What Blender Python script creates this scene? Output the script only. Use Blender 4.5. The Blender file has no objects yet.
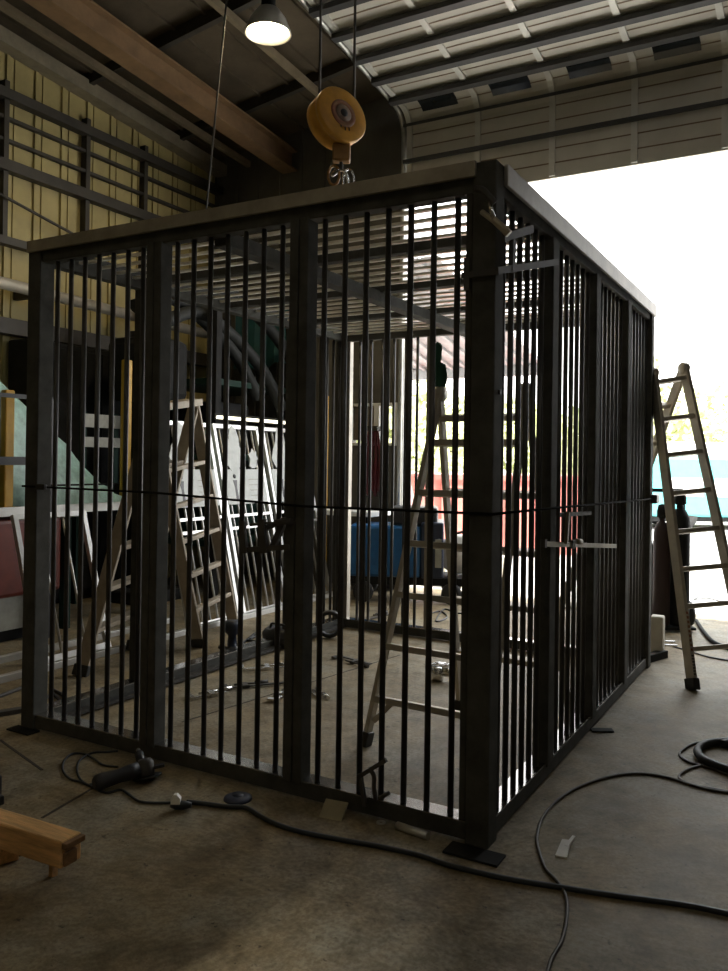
import bpy, bmesh, math, random
from mathutils import Vector, Matrix
random.seed(7)
sc = bpy.context.scene
C = sc.collection

# ------------------------------------------------------------------ camera
CAM = Vector((1.026, -2.7295, 1.3677))
AZ, PIT, ROLL, FPX, PPX, PPY = 0.5165, 0.0069, 0.0140, 814.6, 364.0, 454.9
F = Vector((-math.sin(AZ)*math.cos(PIT), math.cos(AZ)*math.cos(PIT), math.sin(PIT)))
R0 = Vector((math.cos(AZ), math.sin(AZ), 0)); U0 = R0.cross(F)
R = R0*math.cos(ROLL) + U0*math.sin(ROLL)
U = -R0*math.sin(ROLL) + U0*math.cos(ROLL)
cam_data = bpy.data.cameras.new('camera'); cam = bpy.data.objects.new('camera', cam_data); C.objects.link(cam)
cam_data.sensor_fit = 'HORIZONTAL'; cam_data.sensor_width = 36.0
cam_data.lens = FPX/728*36; cam_data.shift_y = (PPY-485.5)/728
cam_data.clip_end = 300
cam.matrix_world = Matrix(((R.x, U.x, -F.x, CAM.x), (R.y, U.y, -F.y, CAM.y), (R.z, U.z, -F.z, CAM.z), (0, 0, 0, 1)))
sc.camera = cam

# ------------------------------------------------------------------ sky, exposure, daylight portal
SKY = 5.0
w = bpy.data.worlds.new('world'); sc.world = w; w.use_nodes = True
nt = w.node_tree; nt.nodes.clear()
wo = nt.nodes.new('ShaderNodeOutputWorld'); bg = nt.nodes.new('ShaderNodeBackground')
tc = nt.nodes.new('ShaderNodeTexCoord'); sx = nt.nodes.new('ShaderNodeSeparateXYZ'); cr = nt.nodes.new('ShaderNodeValToRGB')
nt.links.new(tc.outputs['Generated'], sx.inputs[0]); nt.links.new(sx.outputs['Z'], cr.inputs[0])
cr.color_ramp.elements[0].color = (1, 0.98, 0.95, 1); cr.color_ramp.elements[1].color = (0.88, 0.95, 1, 1)
nt.links.new(cr.outputs[0], bg.inputs['Color']); bg.inputs['Strength'].default_value = SKY
nt.links.new(bg.outputs[0], wo.inputs['Surface'])
vs = sc.view_settings
vs.view_transform = 'Standard'; vs.look = 'None'; vs.exposure = 0.28; vs.gamma = 1.0; vs.use_curve_mapping = False
pl = bpy.data.lights.new('doorway_portal', 'AREA'); pl.shape = 'RECTANGLE'; pl.size = 3.84; pl.size_y = 4.1
pl.cycles.is_portal = True
po = bpy.data.objects.new('doorway_portal', pl); C.objects.link(po)
po.location = (-0.945, 5.12, 2.05); po.rotation_euler = (math.radians(-90), 0, 0)
LAMP_MAIN, LAMP_FILL = 105.0, 50.0  # second value drives the unseen fill lamps behind the camera
sun = bpy.data.lights.new('sun', 'SUN'); sun.energy = 15.0; sun.angle = math.radians(3); sun.color = (1, 0.96, 0.88)
so = bpy.data.objects.new('sun', sun); C.objects.link(so)
so.rotation_euler = (0, math.radians(38), math.radians(4))

# ------------------------------------------------------------------ helpers
def ray(px, py):
    return (F*FPX + R*(px-PPX) - U*(py-PPY))/FPX
def at(px, py, z=0.0):
    d = ray(px, py); return CAM + d*((z-CAM.z)/d.z)
def aty(px, py, Y):
    d = ray(px, py); return CAM + d*((Y-CAM.y)/d.y)
def atx(px, py, X):
    d = ray(px, py); return CAM + d*((X-CAM.x)/d.x)
def atd(px, py, t):
    return CAM + ray(px, py)*t

def mat(name, col, rough=0.6, metal=0.0, var=0.25, scale=6.0, col2=None, bump=0.0, spec=0.5, detail=6.0, stretch=None):
    m = bpy.data.materials.new(name); m.use_nodes = True
    n = m.node_tree; b = n.nodes['Principled BSDF']
    b.inputs['Roughness'].default_value = rough; b.inputs['Metallic'].default_value = metal
    b.inputs['Specular IOR Level'].default_value = spec
    t = n.nodes.new('ShaderNodeTexCoord'); ns = n.nodes.new('ShaderNodeTexNoise'); r = n.nodes.new('ShaderNodeValToRGB')
    ns.inputs['Scale'].default_value = scale; ns.inputs['Detail'].default_value = detail; ns.inputs['Roughness'].default_value = 0.65
    if stretch:
        mp = n.nodes.new('ShaderNodeMapping'); mp.inputs['Scale'].default_value = stretch
        n.links.new(t.outputs['Object'], mp.inputs[0]); n.links.new(mp.outputs[0], ns.inputs['Vector'])
    else:
        n.links.new(t.outputs['Object'], ns.inputs['Vector'])
    c2 = col2 or tuple(c*(1-var) for c in col)
    c1 = col if col2 else tuple(min(1, c*(1+var*0.6)) for c in col)
    r.color_ramp.elements[0].position = 0.32; r.color_ramp.elements[1].position = 0.68
    r.color_ramp.elements[0].color = (*c2, 1); r.color_ramp.elements[1].color = (*c1, 1)
    n.links.new(ns.outputs['Fac'], r.inputs[0]); n.links.new(r.outputs[0], b.inputs['Base Color'])
    if bump:
        bp = n.nodes.new('ShaderNodeBump'); bp.inputs['Strength'].default_value = bump; bp.inputs['Distance'].default_value = 0.02
        n.links.new(ns.outputs['Fac'], bp.inputs['Height']); n.links.new(bp.outputs[0], b.inputs['Normal'])
    return m
def emit(name, col, s):
    m = bpy.data.materials.new(name); m.use_nodes = True; n = m.node_tree; b = n.nodes['Principled BSDF']
    b.inputs['Base Color'].default_value = (*col, 1)
    b.inputs['Emission Color'].default_value = (*col, 1); b.inputs['Emission Strength'].default_value = s
    return m

class MB:
    def __init__(s, M=None): s.bm = bmesh.new(); s.M = M or Matrix.Identity(4); s.sm = []
    def v(s, p): return s.bm.verts.new(s.M @ Vector(p))
    def face(s, vs, smooth=False):
        try: f = s.bm.faces.new(vs); f.smooth = smooth; return f
        except ValueError: return None
    def box(s, c, d, rot=None, bev=0.0):
        c = Vector(c); h = Vector(d)*0.5; rm = rot or Matrix.Identity(3)
        vs = [s.v(c + rm @ Vector((x*h.x, y*h.y, z*h.z))) for x in (-1, 1) for y in (-1, 1) for z in (-1, 1)]
        fs = [(0, 1, 3, 2), (4, 6, 7, 5), (0, 4, 5, 1), (2, 3, 7, 6), (0, 2, 6, 4), (1, 5, 7, 3)]
        ff = [s.face([vs[i] for i in f]) for f in fs]
        if bev:
            es = list({e for f in ff for e in f.edges})
            bmesh.ops.bevel(s.bm, geom=es, offset=bev, segments=2, affect='EDGES', profile=0.5)
        return s
    def box2(s, a, b, bev=0.0):
        a = Vector(a); b = Vector(b); return s.box((a+b)/2, (abs(b.x-a.x), abs(b.y-a.y), abs(b.z-a.z)), bev=bev)
    def bar(s, p, q, w, h, up=(0, 0, 1), bev=0.0):
        p = Vector(p); q = Vector(q); d = q-p; L = d.length; d.normalize(); up = Vector(up)
        a = d.cross(up)
        if a.length < 1e-4: a = d.cross(Vector((1, 0, 0)))
        a.normalize(); b = a.cross(d)
        rm = Matrix((d, a, b)).transposed()
        return s.box((p+q)/2, (L, w, h), rm, bev)
    def tube(s, pts, r, seg=8, cap=True):
        pts = [Vector(p) for p in pts]; n = len(pts); rs = r if isinstance(r, (list, tuple)) else [r]*n
        rings = []; prev = None
        for i, p in enumerate(pts):
            d = (pts[min(i+1, n-1)]-pts[max(i-1, 0)]).normalized()
            if prev is None:
                a = d.cross(Vector((0, 0, 1)))
                if a.length < 1e-3: a = d.cross(Vector((1, 0, 0)))
            else: a = prev - d*prev.dot(d)
            a.normalize(); prev = a; b = d.cross(a)
            rings.append([s.v(p + (a*math.cos(2*math.pi*k/seg)+b*math.sin(2*math.pi*k/seg))*rs[i]) for k in range(seg)])
        for i in range(n-1):
            for k in range(seg):
                s.face([rings[i][k], rings[i][(k+1) % seg], rings[i+1][(k+1) % seg], rings[i+1][k]], True)
        if cap: s.face(rings[0][::-1]); s.face(rings[-1])
        return s
    def cyl(s, p, q, r, seg=16): return s.tube([p, q], r, seg)
    def lathe(s, prof, c=(0, 0, 0), axis=(0, 0, 1), seg=24):
        ax = Vector(axis).normalized(); a = ax.orthogonal().normalized(); b = ax.cross(a); c = Vector(c); rings = []
        for (r, z) in prof:
            if r < 1e-6: rings.append([s.v(c+ax*z)])
            else: rings.append([s.v(c+ax*z+(a*math.cos(2*math.pi*k/seg)+b*math.sin(2*math.pi*k/seg))*r) for k in range(seg)])
        for i in range(len(rings)-1):
            A, B = rings[i], rings[i+1]
            for k in range(seg):
                k2 = (k+1) % seg
                if len(A) == 1 and len(B) == 1: continue
                if len(A) == 1: s.face([A[0], B[k2], B[k]], True)
                elif len(B) == 1: s.face([A[k], A[k2], B[0]], True)
                else: s.face([A[k], A[k2], B[k2], B[k]], True)
        return s
    def prism(s, poly, o, ux, uy, th):
        o = Vector(o); ux = Vector(ux).normalized(); uy = Vector(uy).normalized(); nn = ux.cross(uy)*th
        A = [s.v(o+ux*x+uy*y) for x, y in poly]; B = [s.v(o+ux*x+uy*y+nn) for x, y in poly]
        s.face(A[::-1]); s.face(B); n = len(poly)
        for i in range(n): s.face([A[i], A[(i+1) % n], B[(i+1) % n], B[i]])
        return s
    def build(s, name, m, parent=None):
        bm = s.bm
        bmesh.ops.recalc_face_normals(bm, faces=bm.faces)
        off = parent_world(parent) if parent else Vector((0, 0, 0))
        base = off
        me = bpy.data.meshes.new(name)
        if parent is None:
            zs = [v.co for v in bm.verts]
            lo = Vector((min(v.x for v in zs), min(v.y for v in zs), min(v.z for v in zs))); hi = Vector((max(v.x for v in zs), max(v.y for v in zs), max(v.z for v in zs)))
            base = Vector(((lo.x+hi.x)/2, (lo.y+hi.y)/2, lo.z))
        bmesh.ops.translate(bm, verts=bm.verts, vec=-base)
        bm.to_mesh(me); bm.free(); me.materials.append(m)
        o = bpy.data.objects.new(name, me); C.objects.link(o)
        if parent: o.parent = parent
        else: o.location = base
        return o
def parent_world(o):
    v = Vector((0, 0, 0))
    while o: v = v+o.location; o = o.parent
    return v
def tag(o, label, cat, group=None):
    o['label'] = label; o['category'] = cat
    if group: o['group'] = group
    return o
def thing(name, label, cat, loc, group=None):
    o = bpy.data.objects.new(name, None); o.empty_display_size = 0.1; C.objects.link(o); o.location = Vector(loc)
    return tag(o, label, cat, group)
def struct(o): o['kind'] = 'structure'; return o
def lab(o, s): o['label'] = s; return o
def clone(o, parent, dloc):
    c = o.copy(); C.objects.link(c); c.parent = parent; c.location = o.location+Vector(dloc); return c
def smooth_path(pts, n=8):
    P = [Vector(p) for p in pts]; out = []
    for i in range(len(P)-1):
        p0 = P[max(i-1, 0)]; p1 = P[i]; p2 = P[i+1]; p3 = P[min(i+2, len(P)-1)]
        for k in range(n):
            t = k/n
            out.append(0.5*((2*p1)+(p2-p0)*t+(2*p0-5*p1+4*p2-p3)*t*t+(3*p1-p0-3*p2+p3)*t**3))
    out.append(P[-1]); return out

# ------------------------------------------------------------------ materials
def floor_material():
    m = bpy.data.materials.new('concrete_floor'); m.use_nodes = True; n = m.node_tree; b = n.nodes['Principled BSDF']
    t = n.nodes.new('ShaderNodeTexCoord')
    def noise(sc_, det, pos0, pos1, c0, c1):
        a = n.nodes.new('ShaderNodeTexNoise'); a.inputs['Scale'].default_value = sc_; a.inputs['Detail'].default_value = det
        a.inputs['Roughness'].default_value = 0.7
        r = n.nodes.new('ShaderNodeValToRGB'); r.color_ramp.elements[0].position = pos0; r.color_ramp.elements[1].position = pos1
        r.color_ramp.elements[0].color = (*c0, 1); r.color_ramp.elements[1].color = (*c1, 1)
        n.links.new(t.outputs['Object'], a.inputs['Vector']); n.links.new(a.outputs['Fac'], r.inputs[0]); return a, r
    a1, r1 = noise(0.9, 8, 0.30, 0.70, (0.235, 0.205, 0.150), (0.325, 0.290, 0.222))
    a2, r2 = noise(7.0, 10, 0.36, 0.58, (0.58, 0.53, 0.44), (1.05, 1.05, 1.05))
    a3, r3 = noise(26.0, 4, 0.31, 0.37, (0.22, 0.20, 0.17), (1, 1, 1))
    mx = n.nodes.new('ShaderNodeMix'); mx.data_type = 'RGBA'; mx.blend_type = 'MULTIPLY'; mx.inputs[0].default_value = 1
    n.links.new(r1.outputs[0], mx.inputs[6]); n.links.new(r2.outputs[0], mx.inputs[7])
    mx2 = n.nodes.new('ShaderNodeMix'); mx2.data_type = 'RGBA'; mx2.blend_type = 'MULTIPLY'; mx2.inputs[0].default_value = 0.8
    n.links.new(mx.outputs[2], mx2.inputs[6]); n.links.new(r3.outputs[0], mx2.inputs[7])
    a4, r4 = noise(55.0, 6, 0.40, 0.60, (0.72, 0.69, 0.64), (1.1, 1.1, 1.1))
    a5, r5 = noise(2.3, 5, 0.42, 0.62, (1.0, 0.90, 0.72), (0.98, 1.0, 1.0))
    prev = mx2
    for r_ in (r4, r5):
        m3 = n.nodes.new('ShaderNodeMix'); m3.data_type = 'RGBA'; m3.blend_type = 'MULTIPLY'; m3.inputs[0].default_value = 1
        n.links.new(prev.outputs[2], m3.inputs[6]); n.links.new(r_.outputs[0], m3.inputs[7]); prev = m3
    n.links.new(prev.outputs[2], b.inputs['Base Color'])
    rr = n.nodes.new('ShaderNodeMapRange'); rr.inputs[3].default_value = 0.5; rr.inputs[4].default_value = 0.75
    n.links.new(a1.outputs['Fac'], rr.inputs[0]); n.links.new(rr.outputs[0], b.inputs['Roughness'])
    b.inputs['Specular IOR Level'].default_value = 0.35
    bp = n.nodes.new('ShaderNodeBump'); bp.inputs['Strength'].default_value = 0.12; bp.inputs['Distance'].default_value = 0.01
    n.links.new(a2.outputs['Fac'], bp.inputs['Height']); n.links.new(bp.outputs[0], b.inputs['Normal'])
    return m
M_floor = floor_material()
M_joint = mat('floor_joint', (0.05, 0.04, 0.03), 0.9)
M_pave = mat('pavement', (0.5, 0.49, 0.47), 0.85, var=0.1, scale=3)
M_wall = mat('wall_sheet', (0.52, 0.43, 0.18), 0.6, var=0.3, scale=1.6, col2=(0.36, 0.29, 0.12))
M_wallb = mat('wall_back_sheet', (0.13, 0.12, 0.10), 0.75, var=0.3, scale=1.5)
M_girt = mat('girt_steel', (0.045, 0.038, 0.028), 0.6, var=0.3)
M_eave = mat('eave_trim', (0.26, 0.22, 0.15), 0.7, var=0.25)
M_roof = mat('roof_sheet', (0.10, 0.075, 0.045), 0.8, var=0.3, scale=3)
M_beam = mat('rafter_rust', (0.25, 0.15, 0.075), 0.65, var=0.3, scale=4)
M_purlin = mat('purlin', (0.24, 0.19, 0.12), 0.6)
M_doorp = mat('door_panel', (0.58, 0.55, 0.48), 0.55, var=0.12, scale=2)
M_doorrib = mat('door_groove', (0.22, 0.16, 0.10), 0.7)
M_doorst = mat('door_stile', (0.66, 0.65, 0.60), 0.45, metal=0.2, var=0.1)
M_strut = mat('door_strut', (0.05, 0.05, 0.05), 0.5, var=0.2)
M_track = mat('door_track', (0.5, 0.5, 0.47), 0.4, metal=0.6)
M_dglass = mat('dark_glazing', (0.02, 0.025, 0.03), 0.15)
M_steel = mat('mill_scale_steel', (0.078, 0.077, 0.068), 0.75, metal=0.0, var=0.35, scale=9, bump=0.03, spec=0.12)
M_bar = mat('bar_steel', (0.06, 0.058, 0.055), 0.42, metal=0.4, var=0.3, scale=12)
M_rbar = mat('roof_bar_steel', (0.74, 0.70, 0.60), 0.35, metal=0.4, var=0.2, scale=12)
M_railglint = mat('rail_glint', (0.42, 0.41, 0.40), 0.2, metal=0.95, var=0.3, scale=9)  # bright metal only for the doorway glint on the rail tops
M_lip = mat('bare_steel', (0.34, 0.31, 0.26), 0.45, metal=0.45, var=0.3, scale=5)
M_alu = mat('aluminium', (0.60, 0.60, 0.58), 0.38, metal=0.6, var=0.12, scale=10)
M_alud = mat('dull_aluminium', (0.55, 0.50, 0.41), 0.42, metal=0.35, var=0.2, scale=8)
M_tan = mat('worn_ladder', (0.40, 0.34, 0.26), 0.55, metal=0.2, var=0.25, scale=8)
M_rub = mat('rubber', (0.02, 0.02, 0.02), 0.6)
M_black = mat('black_plastic', (0.02, 0.02, 0.022), 0.45)
M_twine = mat('twine', (0.015, 0.015, 0.015), 0.95, spec=0.05)
M_cord = mat('cord_dark', (0.018, 0.024, 0.032), 0.5)
M_cordb = mat('cord_brown', (0.05, 0.04, 0.028), 0.55)
M_chrome = mat('chrome', (0.75, 0.75, 0.75), 0.22, metal=1.0, var=0.15)
M_clampd = mat('clamp_steel', (0.085, 0.08, 0.075), 0.6, metal=0.2, spec=0.25)
M_brass = mat('clamp_zinc', (0.30, 0.27, 0.19), 0.5, metal=0.5)
M_orange = mat('balancer_paint', (0.72, 0.36, 0.05), 0.45, var=0.2, scale=8)
M_orange_d = mat('balancer_worn', (0.34, 0.17, 0.04), 0.55, var=0.35, scale=10)
M_label = mat('label_worn', (0.28, 0.19, 0.14), 0.6, var=0.3, scale=30)
M_red = mat('red_ring', (0.30, 0.09, 0.06), 0.5, var=0.5, scale=25, col2=(0.34, 0.20, 0.10))
M_wood = mat('sawn_timber', (0.74, 0.43, 0.17), 0.75, var=0.4, scale=3, stretch=(1.5, 14, 14), bump=0.2)
M_woodend = mat('timber_end', (0.25, 0.13, 0.05), 0.85, var=0.5, scale=20)
M_teal = mat('teal_tarp', (0.36, 0.56, 0.50), 0.4, var=0.4, scale=9, bump=0.3)
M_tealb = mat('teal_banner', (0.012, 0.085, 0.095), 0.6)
M_yel = mat('yellow_paint', (0.50, 0.28, 0.015), 0.5, var=0.2)
M_redbox = mat('red_cabinet', (0.16, 0.028, 0.018), 0.4, var=0.3)
M_grey = mat('grey_panel', (0.33, 0.33, 0.29), 0.6)
M_white = mat('white_panel', (0.80, 0.79, 0.75), 0.55, var=0.08)
M_sign = mat('sign_grey', (0.46, 0.48, 0.46), 0.5, var=0.15, scale=12)
M_cream = mat('cream_block', (0.62, 0.58, 0.48), 0.7, var=0.15)
M_blue = mat('blue_enamel', (0.015, 0.10, 0.26), 0.35, var=0.2)
M_blued = mat('dark_blue', (0.02, 0.03, 0.06), 0.4)
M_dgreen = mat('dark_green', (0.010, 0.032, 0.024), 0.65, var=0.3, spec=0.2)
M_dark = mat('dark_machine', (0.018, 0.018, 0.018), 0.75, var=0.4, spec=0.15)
M_hose = mat('ribbed_hose', (0.026, 0.028, 0.028), 0.6, spec=0.2)
M_maroon = mat('maroon_hose', (0.10, 0.013, 0.02), 0.45)
M_green = mat('green_cloth', (0.03, 0.12, 0.075), 0.85)
M_grass = mat('leaf', (0.55, 0.58, 0.30), 0.6, var=0.35, scale=2)
M_bark = mat('bark', (0.16, 0.12, 0.08), 0.9)
M_tealv = mat('teal_vehicle', (0.10, 0.42, 0.42), 0.35, var=0.1)
M_redv = mat('red_container', (0.68, 0.24, 0.20), 0.45, var=0.15)
M_canopy = mat('canopy_sheet', (0.30, 0.30, 0.30), 0.6)
M_maroonc = mat('maroon_cylinder', (0.022, 0.007, 0.007), 0.6)
M_blank = mat('blind', (0.55, 0.42, 0.30), 0.8)
M_foam = mat('white_foam', (0.90, 0.92, 0.93), 0.6)
M_bluep = mat('blue_disc', (0.025, 0.035, 0.08), 0.5)
M_lamp = emit('lamp_glow', (1.0, 0.80, 0.46), LAMP_MAIN)
M_lampfill = emit('fill_lamp_glow', (1.0, 0.82, 0.50), LAMP_FILL)  # glow of the fill lamps added out of view

# ------------------------------------------------------------------ setting
XL, XR, YB, YF = -5.5, 5.0, 5.0, -6.0
DX0, DX1 = -2.86, 0.97
def roofz(x, y): return 4.93 + 0.075*(5-y) + 0.14*(x-XL)
struct(MB().box2((XL-0.2, YF-0.2, -0.2), (XR+0.2, 5.3, 0)).build('floor', M_floor))
b = MB()
for p, q in ((at(42, 818), at(100, 784)), (at(0, 740), at(42, 770))):
    b.bar(p+Vector((0, 0, 0.0005)), q+Vector((0, 0, 0.0005)), 0.012, 0.002)
b.bar(at(182, 722)+Vector((0, 0, 0.0005)), at(400, 655)+Vector((0, 0, 0.0005)), 0.008, 0.002)
j = b.build('trim_1', M_joint); struct(j)
struct(MB().box2((-40, 5.3, -0.25), (40, 90, -0.03)).build('pavement', M_pave))
b = MB(); b.box2((XL-0.12, YF, 0), (XL, 5.2, 5.9))
y = YF
while y < 5:
    b.box2((XL, y, 0), (XL+0.022, y+0.035, 5.3)); b.box2((XL, y+0.09, 0), (XL+0.012, y+0.11, 5.3)); y += 0.31
struct(b.build('wall_left', M_wall))
n = 1
def girt(x, z0, h, d, y0=-6, y1=5, m=M_girt):
    global n
    n += 1; return struct(MB().bar((x+d/2, y0, z0), (x+d/2, y1, z0), d, h).build('trim_%d' % n, m))
for z, h, d in ((4.62, 0.09, 0.10), (4.42, 0.03, 0.05), (4.22, 0.03, 0.05), (3.98, 0.10, 0.10), (3.30, 0.07, 0.10), (2.53, 0.14, 0.13)):
    girt(XL+0.02, z, h, d)
n += 1
struct(MB().bar((XL+0.09, YF, 4.86+0.075*11), (XL+0.09, 5, 4.86), 0.16, 0.13).build('trim_%d' % n, M_eave))
for px, y0 in ((8, 0), (90, 0), (148, 0)):
    p = atx(px, 180, XL+0.1); n += 1
    struct(MB().box2((XL, p.y-0.03, 3.3), (XL+0.08, p.y+0.02, 4.75)).build('trim_%d' % n, M_girt))
# back wall with doorway and a small window opening
WX0, WX1, WZ0, WZ1 = -3.55, -2.98, 1.56, 1.96
b = MB()
b.box2((XL, YB, 0), (WX0, YB+0.15, 5.9)); b.box2((WX0, YB, 0), (WX1, YB+0.15, WZ0)); b.box2((WX0, YB, WZ1), (WX1, YB+0.15, 5.9))
b.box2((WX1, YB, 0), (DX0, YB+0.15, 5.9)); b.box2((DX0, YB, 4.6), (DX1, YB+0.15, 5.9)); b.box2((DX1, YB, 0), (XR, YB+0.15, 5.9))
x = XL
while x < WX0-0.1:
    b.box2((x, YB-0.02, 0), (x+0.035, YB, 5.2)); x += 0.31
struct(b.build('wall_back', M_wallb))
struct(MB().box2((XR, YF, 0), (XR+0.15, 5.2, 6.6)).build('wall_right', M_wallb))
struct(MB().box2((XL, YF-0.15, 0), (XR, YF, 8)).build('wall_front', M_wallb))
b = MB()
cs = [(XL-0.1, YF-0.2), (XR+0.2, YF-0.2), (XR+0.2, 5.4), (XL-0.1, 5.4)]
lo = [b.v((x, y, roofz(x, y)+0.05)) for x, y in cs]; hi = [b.v((x, y, roofz(x, y)+0.2)) for x, y in cs]
b.face(lo); b.face(hi[::-1])
for i in range(4): b.face([lo[i], lo[(i+1) % 4], hi[(i+1) % 4], hi[i]])
for k in range(28):
    x = XL+0.2+k*0.36
    b.bar((x, YF, roofz(x, YF)+0.04), (x, 5, roofz(x, 5)+0.04), 0.03, 0.03)
struct(b.build('ceiling', M_roof))
def ceil_beam(p, q, wd, h, m):
    global n
    n += 1; b = MB()
    p = Vector(p); q = Vector(q)
    b.bar(p, q, wd*0.25, h); b.bar(p+Vector((0, 0, h/2)), q+Vector((0, 0, h/2)), wd, 0.02); b.bar(p-Vector((0, 0, h/2)), q-Vector((0, 0, h/2)), wd, 0.02)
    return struct(b.build('trim_%d' % n, m))
def rz(x, y, d): return (x, y, roofz(x, y)-d)
ceil_beam(rz(-4.40, -6, 0.28), rz(-4.40, 5, 0.28), 0.2, 0.22, M_beam)
for x in (-3.55, -5.0):
    n += 1; struct(MB().bar(rz(x, -6, 0.12), rz(x, 5, 0.12), 0.05, 0.07).build('trim_%d' % n, M_purlin))
for y in (4.2, 2.9, 1.6, 0.3, -1.0, -2.3, -3.6):
    n += 1; struct(MB().bar(rz(XL, y, 0.0), rz(XR, y, 0.0), 0.06, 0.12).build('trim_%d' % n, M_girt))

# window in the back wall
win = struct(MB().box2((WX0, YB-0.03, WZ0-0.03), (WX1, YB+0.05, WZ0)).box2((WX0, YB-0.03, WZ1), (WX1, YB+0.05, WZ1+0.03))
             .box2((WX0-0.03, YB-0.03, WZ0-0.03), (WX0, YB+0.05, WZ1+0.03)).box2((WX1, YB-0.03, WZ0-0.03), (WX1+0.03, YB+0.05, WZ1+0.03))
             .box2((-3.23, YB-0.03, WZ0), (-3.17, YB+0.05, WZ1)).build('window_1', M_white))
g = bpy.data.materials.new('pane'); g.use_nodes = True; gb = g.node_tree.nodes['Principled BSDF']
gb.inputs['Transmission Weight'].default_value = 1; gb.inputs['Roughness'].default_value = 0.05; gb.inputs['IOR'].default_value = 1.05
MB().box2((WX0, YB+0.02, WZ0), (WX1, YB+0.026, WZ1)).build('pane', g, win)
MB().box2((WX0+0.01, YB+0.06, WZ0+0.03), (-3.25, YB+0.07, WZ1)).build('blind', M_blank, win)

# raised sectional door
door = struct(MB().box2((DX0-0.06, YB-0.06, 0), (DX0, YB+0.02, 4.9)).box2((DX1, YB-0.06, 0), (DX1+0.06, YB+0.02, 4.9)).build('door_1', M_track))
def dpath(s):
    """point and direction on the door's path, s from the bottom edge upwards"""
    if s < 0.72: return Vector((0, 4.93, 4.09+s)), Vector((0, 0, 1))
    a0 = 0.72; Rr = 0.26; ang_end = math.radians(82); L = Rr*ang_end
    if s < a0+L:
        a = (s-a0)/Rr; return Vector((0, 4.93-Rr*(1-math.cos(a)), 4.81+Rr*math.sin(a))), Vector((0, -math.sin(a), math.cos(a)))
    e = Vector((0, 4.93-Rr*(1-math.cos(ang_end)), 4.81+Rr*math.sin(ang_end))); d = Vector((0, -math.cos(math.radians(7.5)), math.sin(math.radians(7.5))))
    return e+d*(s-a0-L), d
def dslab(x0, x1, s0, s1, off, th, mb):
    k = max(1, int((s1-s0)/0.06)) if s1 > 0.72 and s0 < 1.1 else 1
    for i in range(k):
        a, da = dpath(s0+(s1-s0)*i/k); c, dc = dpath(s0+(s1-s0)*(i+1)/k)
        d = (c-a).normalized(); nn = Vector((0, -d.z, d.y))*1.0     # inward side
        if nn.dot(Vector((0, -0.6, -0.8))) < 0: nn = -nn
        p = a+nn*(off+th/2); q = c+nn*(off+th/2)
        mid = (p+q)/2; mid.x = (x0+x1)/2
        rm = Matrix((Vector((1, 0, 0)), d, nn)).transposed()
        mb.box(mid, (x1-x0, (q-p).length, th), rm)
SEC = [0.0, 0.41, 0.82, 1.27]; s = 1.27
while s < 4.4: s += 0.37; SEC.append(s)
for i in range(len(SEC)-1):
    b = MB(); dslab(DX0+0.02, DX1-0.02, SEC[i]+0.004, SEC[i+1]-0.004, 0.0, 0.03, b)
    pn = b.build('panel', M_doorp, door)
    b = MB()
    for f in (0.36, 0.7): dslab(DX0+0.02, DX1-0.02, SEC[i]+(SEC[i+1]-SEC[i])*f-0.006, SEC[i]+(SEC[i+1]-SEC[i])*f+0.006, 0.03, 0.004, b)
    b.build('groove', M_doorrib, pn)
    b = MB()
    for k in range(8):
        x = -2.80+k*0.76
        if x < DX1: dslab(x-0.028, x+0.028, SEC[i]+0.02, SEC[i+1]-0.02, 0.03, 0.025, b)
    b.build('stile', M_doorst, pn)
    b = MB(); st = SEC[i+1]-0.03
    if i >= 2: dslab(DX0, DX1, st-0.035, st+0.035, 0.055, 0.05, b)
    elif i == 0: dslab(DX0, DX1, SEC[1]-0.02, SEC[1]+0.02, 0.055, 0.03, b)
    else: dslab(DX0, DX1, 0.80, 0.83, 0.055, 0.02, b)
    b.build('strut', M_strut, pn)
    if i == 2:
        for k in range(5):
            x = -2.42+k*0.76
            b = MB(); dslab(x-0.20, x+0.19, SEC[2]+0.12, SEC[3]-0.10, 0.03, 0.012, b); b.build('glazing', M_dglass, pn)
for xt in (DX0-0.02, DX1+0.02):
    pts = [Vector((xt, 4.90, 0.05))]+[dpath(q)[0]+Vector((xt, -0.02, -0.02)) for q in [0.1, 0.5, 0.72, 0.8, 0.9, 1.0, 1.1, 2, 3, 4.5]]
    MB().tube(pts, 0.03, 6).build('track', M_track, door)
for xt, yy in ((DX0, 2.9), (DX0, 1.5), (DX1, 2.9), (DX1, 1.5)):
    zt = 5.05+0.13*(4.67-yy); MB().bar((xt, yy, zt), (xt, yy, roofz(xt, yy)+0.06), 0.04, 0.04, up=(1, 0, 0)).build('track_hanger', M_track, door)

# ------------------------------------------------------------------ the welded cage
W, D, H = 2.491, 3.06, 2.44
cage = thing('steel_cage', 'large welded steel cage of vertical round bars standing in the workshop', 'cage', (-W/2, D/2, 0))
S = 0.09
bw, bd = W/3, D/4
for x in (-W, -S):
    for y in (0, D-S):
        p = MB().box2((x, y, 0.0), (x+S, y+S, H+0.005), bev=0.006).build('corner_post', M_steel, cage)
for x in (-0.845, -1.640):
    MB().box2((x-0.045, 0.005, 0.06), (x-0.003, S-0.01, H-0.09), bev=0.004).box2((x+0.003, 0.005, 0.06), (x+0.045, S-0.01, H-0.09), bev=0.004).box2((x-0.01, 0.03, 0.06), (x+0.01, 0.07, H-0.09)).build('post', M_steel, cage)
for k in (1, 2, 3):
    MB().box2((-0.075, k*bd-0.045, 0.06), (-0.005, k*bd+0.045, H-0.09), bev=0.005).build('post', M_steel, cage)
    if k != 2: MB().box2((-W+0.005, k*bd-0.04, 0.06), (-W+0.075, k*bd+0.04, H-0.09), bev=0.005).build('post', M_steel, cage)
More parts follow.
